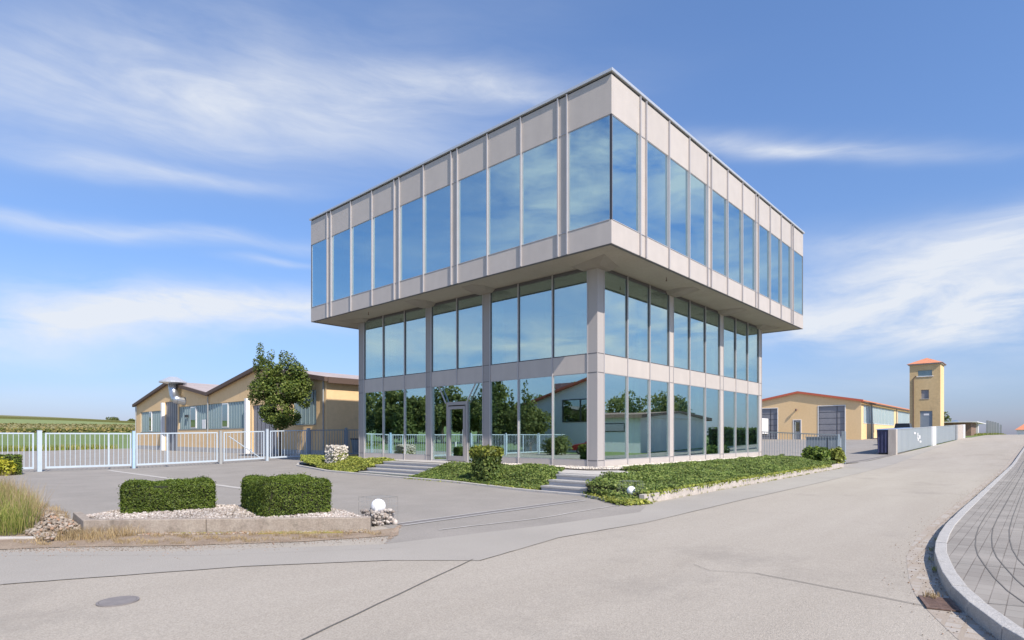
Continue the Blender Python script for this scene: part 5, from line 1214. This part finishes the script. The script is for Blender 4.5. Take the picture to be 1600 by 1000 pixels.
# vehicles
def car(name, loc, rz, paint, label, cat='car', van=False, s=1.0):
    t = thing(name, (0,0,0), label, cat); L_ = 4.2*s; hw = .85*s
    prof = [(-2.1,.35),(-2.1,.85),(-2.0,1.0),(-1.75,1.42),(-.4,1.5),(.35,1.40),(1.05,.98),(1.9,.86),(2.1,.70),(2.1,.35)] if not van else [(-2.3,.35),(-2.3,1.1),(-2.2,2.25),(.9,2.3),(1.5,1.4),(2.3,1.15),(2.4,.75),(2.4,.35)]
    sec = [(-hw,.0),(-hw*1.0,.0)]
    m = MB(); rows = []
    for y, sc_ in ((-hw,0),(-hw*.97,1),(hw*.97,1),(hw,0)): pass
    def ring(y, inset): return [(x*s*(1-inset*.02), y*(1-(max(0,z-.95)*.22)), z*s) for x, z in prof]
    A_, B_ = ring(-hw,0), ring(hw,0); n = len(prof); m.add(A_+B_, [tuple(range(n))[::-1], tuple(range(n,2*n))]+[(i,(i+1)%n,n+(i+1)%n,n+i) for i in range(n)])
    body = m.build('body', paint, t, bevel=.05)
    side = [(-1.7,.98),(-1.6,1.36),(-.4,1.42),(.3,1.34),(.85,.98)] if not van else [(.1,1.3),(.1,2.1),(.85,2.15),(1.3,1.4)]
    for sg in (-1, 1):
        k = MB(); y0_ = lambda z: sg*(hw*(1-max(0,z-.95)*.22)+.006); pts = [(x*s, y0_(z), z*s) for x, z in side]; pts2 = [(x, y-sg*.02, z) for x, y, z in pts]; nn_ = len(pts)
        k.add(pts+pts2, [tuple(range(nn_)), tuple(range(nn_,2*nn_))[::-1]]+[(i,nn_+i,nn_+(i+1)%nn_,(i+1)%nn_) for i in range(nn_)]); k.build('window', M_dark, t)
        BX(-2.13*s,-2.08*s, sg*.62*s-.12, sg*.62*s+.12, .72*s, .92*s).build('tail_light', M_lred, t)
        for x in (-1.3*s, 1.35*s):
            wh = MB().tube([(x,sg*(hw-.2),.32*s),(x,sg*(hw+.01),.32*s)], .32*s, 18).build('wheel', M_tyre, t); MB().tube([(x,sg*(hw+.01),.32*s),(x,sg*(hw+.02),.32*s)], .2*s, 14).build('rim', M_chrome, wh)
    k = MB(); a = [(-2.02*s,-.62*hw,1.02*s),(-2.02*s,.62*hw,1.02*s),(-1.79*s,.6*hw,1.38*s),(-1.79*s,-.6*hw,1.38*s)]; k.hexa([(x-.03,y,z) for x,y,z in a], a); 
    if not van: k.build('rear_window', M_dark, t)
    t.location = loc; t.rotation_euler = (0,0,rz); return t
car('parked_car', (-25.5,17.2,0), rad(70), M_red, 'dark red car parked by the white house, seen mirrored in the ground floor glass')
car('parked_van', (57,-.3,T(57,0)), rad(5), M_blk, 'black van behind the corrugated fence with only its roof showing', 'van', van=True)

# ---- far right: brick shed, mesh fence, houses, hill
z = T(105,-1.2)
sh = thing('brick_shed', (105,-1,z), 'low brown brick shed with a thin flat roof beyond the fence', 'shed')
BX(103,112,-2.6,2.4,z-.3,z+2.15).build('wall', M_brickb, sh); BX(102.6,122,-3.4,2.8,z+2.15,z+2.27).build('roof', M_wht, sh); BX(112.2,113.4,-2.9,-2.4,z-.3,z+2.15).build('pillar', M_wht, sh); BX(113.4,121,-.9,-.7,z-.3,z+2.15).build('back_wall', M_sheet, sh)
us = [124,131,139,148,158,170]
for i, u in enumerate(us):
    zz = T(u,-3.5)+.1; k = 2.6
    nm = ('nearest','second','third','fourth','fifth','farthest')[i]
    tag(BX(u-.18,u+.18,-3.7,-3.3,zz-.6,zz+k).build('fence_post', M_paintd), '%s of the tall concrete fence posts beyond the brick shed' % nm, 'post', 'tall fence posts beyond the brick shed')
mf = thing('mesh_fence', (145,-3.3,T(145,-3.3)), 'pale wire mesh fence strung between the tall concrete posts', 'fence')
m = MB()
for k in range(7): 
    for a, b in zip(us, us[1:]): m.hexa([(a,-3.28,T(a,-3)+.2+.33*k),(b,-3.28,T(b,-3)+.2+.33*k),(b,-3.24,T(b,-3)+.2+.33*k),(a,-3.24,T(a,-3)+.2+.33*k)], [(a,-3.28,T(a,-3)+.23+.33*k),(b,-3.28,T(b,-3)+.23+.33*k),(b,-3.24,T(b,-3)+.23+.33*k),(a,-3.24,T(a,-3)+.23+.33*k)])
m.build('wire', M_zinc, mf)
drape('grass_verge', [(90,-2.4),(92,-3.4),(110,-4.2),(200,-5.2),(200,8),(90,8)], .004, M_field)
q = inpoly([(104,-3.6),(200,-5.0),(200,-3),(104,-2.8)], 3000); blades('verge_grass', np.c_[q, [T(a,b) for a,b in q]], .35, .08, M_grass, kind='stuff', label='strip of rough grass along the far fence', cat='grass')
def house(name, u, v, w, d_, h, rh, label, wallm=M_whouse, roofm=M_tile):
    z = T(u, v)-.5; t = thing(name, (u,v,z), label, 'house'); BX(u-d_/2,u+d_/2,v-w/2,v+w/2,z,z+h).build('wall', wallm, t)
    MB().add([(u-d_/2-.5,v-w/2-.5,z+h),(u+d_/2+.5,v-w/2-.5,z+h),(u+d_/2+.5,v+w/2+.5,z+h),(u-d_/2-.5,v+w/2+.5,z+h),(u,v-w/4,z+h+rh),(u,v+w/4,z+h+rh)], [(0,1,4),(1,2,5,4),(2,3,5),(3,0,4,5),(3,2,1,0)]).build('roof', roofm, t)
    for k in (-.25,.25): BX(u-d_/2-.05,u-d_/2+.05,v+w*k-.5,v+w*k+.5,z+1.2,z+2.4).build('window', M_dark, t)
    return t
house('small_house', 250,-9.0,9,8,4.2,2.4, 'small white house with a red hipped roof at the far end of the street')
# distant hill and trees right
hl2 = MB(); pts = [(900,40),(1000,160)]
bmv = []; nU = 26
for i in range(nU+1):
    t_ = i/nU; v = -60+260*t_; h_ = 30*math.exp(-((v-104)/27)**2)+1.5*math.sin(v*.2)*math.exp(-((v-90)/30)**2)
    bmv += [(1150-120*(1-abs(t_-.5)*2), v, -30), (1250, v, max(-25, h_)-0), (1400, v, -30)]
hl2.add(bmv, [(3*i+a, 3*i+3+a, 3*i+4+a, 3*i+1+a) for i in range(nU) for a in (0,1)]); tag(hl2.build('hills', M_hill, smooth=True), kind='structure')
def simpletree(name, base, h, r, n, size, lm, label, seed, group=None, th=None, conic=False):
    rs = random.Random(seed); cs = []
    if conic:
        for k in range(7): t_ = k/6; cs.append((rs.uniform(-.1,.1), rs.uniform(-.1,.1), h*(.18+.72*t_), r*(1-t_*.85), h*.11))
    else:
        for k in range(9): a = rs.uniform(0,6.28); q_ = rs.uniform(.1,.6)*r; cs.append((q_*math.cos(a), q_*math.sin(a), h*rs.uniform(.38,.82), r*rs.uniform(.35,.6), h*rs.uniform(.12,.2)))
        cs.append((0,0,h*.85,r*.35,h*.14)); cs.append((0,0,h*.45,r*.7,h*.2))
    return treebuild(name, base, label, 'tree', cs, n, size, lm, h*(th or .35), r*.06, group, 5, seed)
simpletree('small_tree', (118,2.5,T(118,2)), 4.6, 1.2, 900, .3, M_conif, 'small dark tree showing over the brick shed roof', 21)
simpletree('small_tree', (150,9,T(150,9)), 4.2, 1.3, 700, .3, M_conif, 'small round dark tree between the tower and the brick shed', 22)
# ================================================================ left far fields
def cornblock(name, u0, u1, v0, v1, h, n, label, size=1.1):
    q = np.c_[np.random.uniform(u0,u1,n), v0+(v1-v0)*np.random.uniform(0,1,n)]; z = np.array([T(a,b) for a,b in q])+np.random.uniform(h*.85,h*1.03,n)
    f_ = n//3; q2 = np.c_[np.random.uniform(u0,u1,f_), np.full(f_, v0)+np.random.uniform(-.5,.5,f_)]; z2 = np.array([T(a,b) for a,b in q2])+np.random.uniform(0,h,f_)
    leaves(name, np.r_[np.c_[q,z], np.c_[q2,z2]], np.r_[np.tile([[0,0,1.]],(n,1)), np.tile([[0,-1.,.1]],(f_,1))], size, M_corn, rnd=.25, asp=1, kind='stuff', label=label, cat='crop')
drape('meadow', [(-300,470),(400,470),(400,650),(-300,650)], .15, M_meadow)
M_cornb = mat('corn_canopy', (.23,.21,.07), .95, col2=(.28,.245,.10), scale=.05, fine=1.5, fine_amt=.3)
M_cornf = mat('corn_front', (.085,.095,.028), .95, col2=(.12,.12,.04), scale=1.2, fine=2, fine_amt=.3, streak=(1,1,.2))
def cropslab(name, v0, v1, h, mt, mf_, label):
    mb = MB(); us_ = list(range(-200, 420, 20)); vs_ = [v0+(v1-v0)*i/4 for i in range(5)]
    for a, b in zip(us_, us_[1:]):
        for c_, d in zip(vs_, vs_[1:]): mb.add([(a,c_,T(a,c_)+h),(b,c_,T(b,c_)+h),(b,d,T(b,d)+h),(a,d,T(a,d)+h)], [(0,1,2,3)])
    tag(mb.build(name, mt), label, 'crop', kind='stuff')
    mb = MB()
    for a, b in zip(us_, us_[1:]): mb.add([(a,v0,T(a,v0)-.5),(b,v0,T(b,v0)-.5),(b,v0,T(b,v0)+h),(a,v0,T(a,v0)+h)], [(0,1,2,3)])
    tag(mb.build(name+'_edge', mf_), label+', darker front edge', 'crop', kind='stuff')
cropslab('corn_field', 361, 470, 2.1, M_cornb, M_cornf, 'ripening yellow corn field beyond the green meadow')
cornblock('corn_plants', -120, 330, 360.5, 468, 2.25, 9000, 'tasselled tops of the near corn field')
M_cornb2 = mat('corn_canopy_far', (.15,.16,.055), .95, col2=(.20,.18,.08), scale=.05, fine=1, fine_amt=.2)
cropslab('corn_field', 650, 740, 2.2, M_cornb2, M_cornf, 'farthest olive corn strip on the crest of the hill')
for i, (u, v, s_) in enumerate([(160,742,4.5),(178,745,4.2),(187,742,3)]):
    simpletree('hill_bush', (u,v,T(u,v)-1), s_*1.6, s_*1.5, 700, 1.6, M_forest, ['broad dark bush on the hill crest nearest the workshop roof','second broad dark bush on the hill crest','smallest dark bush on the hill crest'][i], 40+i, th=.15)
# dead flowers strip along field edge
q = inpoly([(-40,70.5),(3,70.5),(3,73.5),(-40,73.5)], 3500); blades('field_margin', np.c_[q, np.zeros(len(q))], .7, .09, M_grass, kind='stuff', label='weedy margin between the yard and the green field', cat='grass')

# grit and small weeds along the road edges
P = []
for _ in range(2600):
    i = random.randrange(14, len(dens)-1); t_ = random.random(); d = random.expovariate(6)+.02
    a = offs(dens, -SG*min(d, .6)); P.append((a[i][0]+(a[i+1][0]-a[i][0])*t_, a[i][1]+(a[i+1][1]-a[i][1])*t_, .003)) if False else None
OFFS = [offs(dens, -SG*(.03+.07*k)) for k in range(8)]
for _ in range(3200):
    k = min(7, int(random.expovariate(.55))); i = random.randrange(0, len(dens)-1); t_ = random.random(); a, b = OFFS[k][i], OFFS[k][i+1]
    if a[0] > 20: continue
    x, y = a[0]+(b[0]-a[0])*t_+random.gauss(0,.02), a[1]+(b[1]-a[1])*t_+random.gauss(0,.02); P.append((x, y, T(x,y)+.001))
for _ in range(2600):
    t_ = random.random(); a, b = random.choice([((-15.3,-.3),(-13.49,-2.0)), ((-13.49,-2.0),(-11.0,-3.5)), ((-11.0,-3.5),(-10.2,-2.6))]); o_ = random.expovariate(4)
    P.append((a[0]+(b[0]-a[0])*t_+random.gauss(0,.03)-o_*.5, a[1]+(b[1]-a[1])*t_-o_*.5, .0))
pebbles('road_grit', P, .007, M_rub, kind='stuff', label='fine brown grit gathered along the road edges and the gutter', cat='grit')
P = []
for _ in range(70):
    u = random.uniform(-4, 17); x, y = u, -4.17+.0262*(u+4)-random.uniform(0,.06)
    for _ in range(random.randint(4, 26)): P.append((x+random.gauss(0,.05), y+random.gauss(0,.02), T(x,y)-.003))
for _ in range(26):
    i = random.randrange(5, len(dens)-6); x, y = OFFS[0][i]
    if x > 15: continue
    for _ in range(random.randint(5, 22)): P.append((x+random.gauss(0,.04), y+random.gauss(0,.02), T(x,y)))
blades('weeds', np.array(P), .055, .007, M_grass, lean=.9, kind='stuff', label='small weeds in the joints along the low wall and the kerb', cat='weeds')

# ================================================================ what stands across the street (mirrored in the glass)
hw = thing('white_house', (-38,27,0), 'white rendered house with a red roof edge, seen mirrored in the ground floor glass', 'house')
# gable wall faces +u / office
gx = -31.0
mb = MB(); pts = [(17.5,-.2),(30.5,-.2),(30.5,4.9),(17.5,8.4)]
gable(mb, pts, gx-10, gx).build('wall', M_whouse, hw)
roofslab(17.0,8.45,31.2,4.65,gx-10.5,gx+.5,.2).build('roof', M_redtrim, hw)
f_ = BX(gx-.0,gx+.06,20.6,25.2,3.0,5.3).build('window', M_winframe, hw)
BX(gx+.06,gx+.07,20.8,22.8,3.1,5.2).build('pane', M_glass_s, f_); BX(gx+.06,gx+.07,23.0,25.0,3.1,5.2).build('pane', M_glass_s, f_)
m = MB(); m.hexa([(gx-5,25,5.5),(gx-3,25,5.5),(gx-3,27.5,5.5),(gx-5,27.5,5.5)], [(gx-6,24,7.3),(gx-2.5,24,7.3),(gx-2.5,28.5,7.3),(gx-6,28.5,7.3)]); m.build('dormer', M_eternit, hw)
simpletree('conifer', (-26.8,30.5,0), 9.2, 2.3, 5200, .28, M_conif, 'tall pointed conifer beside the white house, seen mirrored in the glass', 51, conic=True)
simpletree('conifer', (-27.5,27.4,0), 7.4, 1.5, 3600, .24, M_conif, 'slimmer second conifer beside the white house, seen mirrored in the glass', 52, conic=True)
simpletree('garden_tree', (-26.2,25.6,0), 5.2, 2.2, 3600, .26, M_forest, 'round garden tree in front of the white house wall, seen mirrored', 53, th=.2)
shrub((-22.5,19.6,0), 1.6, 1.4, 1.4, 1800, .2, M_forest, 'dark garden shrub beside the red car, seen mirrored in the glass', seed=9)
f0 = simpletree('forest_tree', (0,0,0), 13.5, 5.2, 2600, .75, M_forest, 'tall tree of the wood west of the yard', 61, 'trees of the wood mirrored in the glass')
f1 = simpletree('forest_tree', (0,0,0), 11, 4.8, 2300, .75, M_forest, 'broad lower tree of the wood west of the yard', 62, 'trees of the wood mirrored in the glass')
f2 = simpletree('forest_tree', (0,0,0), 14, 3.0, 2300, .6, M_conif, 'pointed spruce of the wood west of the yard', 63, 'trees of the wood mirrored in the glass', conic=True)
f0.location = (-60,95,0); f1.location = (-66,90,0); f2.location = (-58,88,0)
f0['label'] = 'one of the tall trees of the wood mirrored in the entrance glass'; f1['label'] = 'one of the broad lower trees of the wood mirrored in the entrance glass'; f2['label'] = 'one of the pointed spruces of the wood mirrored in the entrance glass'
rs = random.Random(5)
for row in range(3):
    for i in range(16):
        t_ = i/15; bx_, by_ = -52-62*t_-row*5+rs.uniform(-2,2), 108-72*t_+row*7+rs.uniform(-2,2)
        src = rs.choice([f0,f0,f1,f1,f2]); c = copy_tree(src); c.location = (bx_, by_, 0); c.rotation_euler = (0,0,rs.uniform(0,6)); k = rs.uniform(.75,1.05); c.scale = (k,k,k)
# long white building and trees on the right, mirrored in the street face
wb = thing('white_workshop', (36,-24,0), 'long low white building with a brown eaves band across the street, seen mirrored', 'building')
BX(30,44,-38,-15.5,-.2,3.4).build('wall', M_whouse, wb)
gable(MB(), [(0,0)], 0, 0) if False else None
m = MB(); m.add([(30,-15.5,3.4),(44,-15.5,3.4),(37,-15.5,3.95)]+[(30,-15.3,3.4),(44,-15.3,3.4),(37,-15.3,3.95)], [(0,1,2),(5,4,3),(0,3,4,1),(1,4,5,2),(2,5,3,0)]); m.build('gable', M_whouse, wb)
m = MB(); m.add([(29.4,-38.5,3.3),(37,-38.5,3.95),(37,-15,3.95),(29.4,-15,3.3),(29.4,-38.5,3.62),(37,-38.5,4.12),(37,-15,4.12),(29.4,-15,3.62)], [(0,3,2,1),(4,5,6,7),(0,1,5,4),(1,2,6,5),(2,3,7,6),(3,0,4,7)]); m.add([(37,-38.5,3.95),(44.6,-38.5,3.3),(44.6,-15,3.3),(37,-15,3.95),(37,-38.5,4.12),(44.6,-38.5,3.62),(44.6,-15,3.62),(37,-15,4.12)], [(0,3,2,1),(4,5,6,7),(0,1,5,4),(1,2,6,5),(2,3,7,6),(3,0,4,7)]); m.build('roof', M_broof, wb)
for a, b in ((-34,-29),(-28,-26),(-24.5,-21),(-20,-17)): 
    w = BX(29.94,30,a,b,2.0,2.8).build('window', M_winframe, wb); BX(29.9,29.94,a+.1,b-.1,2.08,2.72).build('pane', M_glass_s, w)
BX(29.92,30,-37.5,-35,-.1,2.6).build('door', M_cab, wb)
for a in (-31,-27.2): BX(29.9,30,a-.05,a+.05,0,2.0).build('downpipe', M_paintd, wb)
for i, (u, v, h_, r_2) in enumerate([(50,-24,7.5,3.4),(52,-30,8,3.6),(50,-36,7,3),(47,-20,6.2,2.4),(56,-34,7.6,3.2)]):
    simpletree('garden_tree', (u,v,0), h_, r_2, 2600, .35, M_forest, ['round tree behind the white workshop roof, mirrored in the street face','taller tree behind the white workshop roof, mirrored in the street face','last tree at the far end of the white workshop, mirrored','smallest tree at the gable of the white workshop, mirrored','rear tree behind the white workshop, mirrored in the street face'][i], 70+i)
hd = thing('garden_hedge', (55,-16,1), 'long green garden hedge beyond the white workshop, seen mirrored', 'hedge')
P, Nn = shell_pts(48,80,-17,-15.6,.3,2.6, 5000, .08); leaves('foliage', P, Nn, .25, M_hedge, hd); BX(48.1,79.9,-16.9,-15.7,.3,2.5).build('twig_core', M_hcore, hd)
drape('ground', [(-5,-13.3),(-5,-60),(300,-60),(300,-13.3)], .0, M_field)
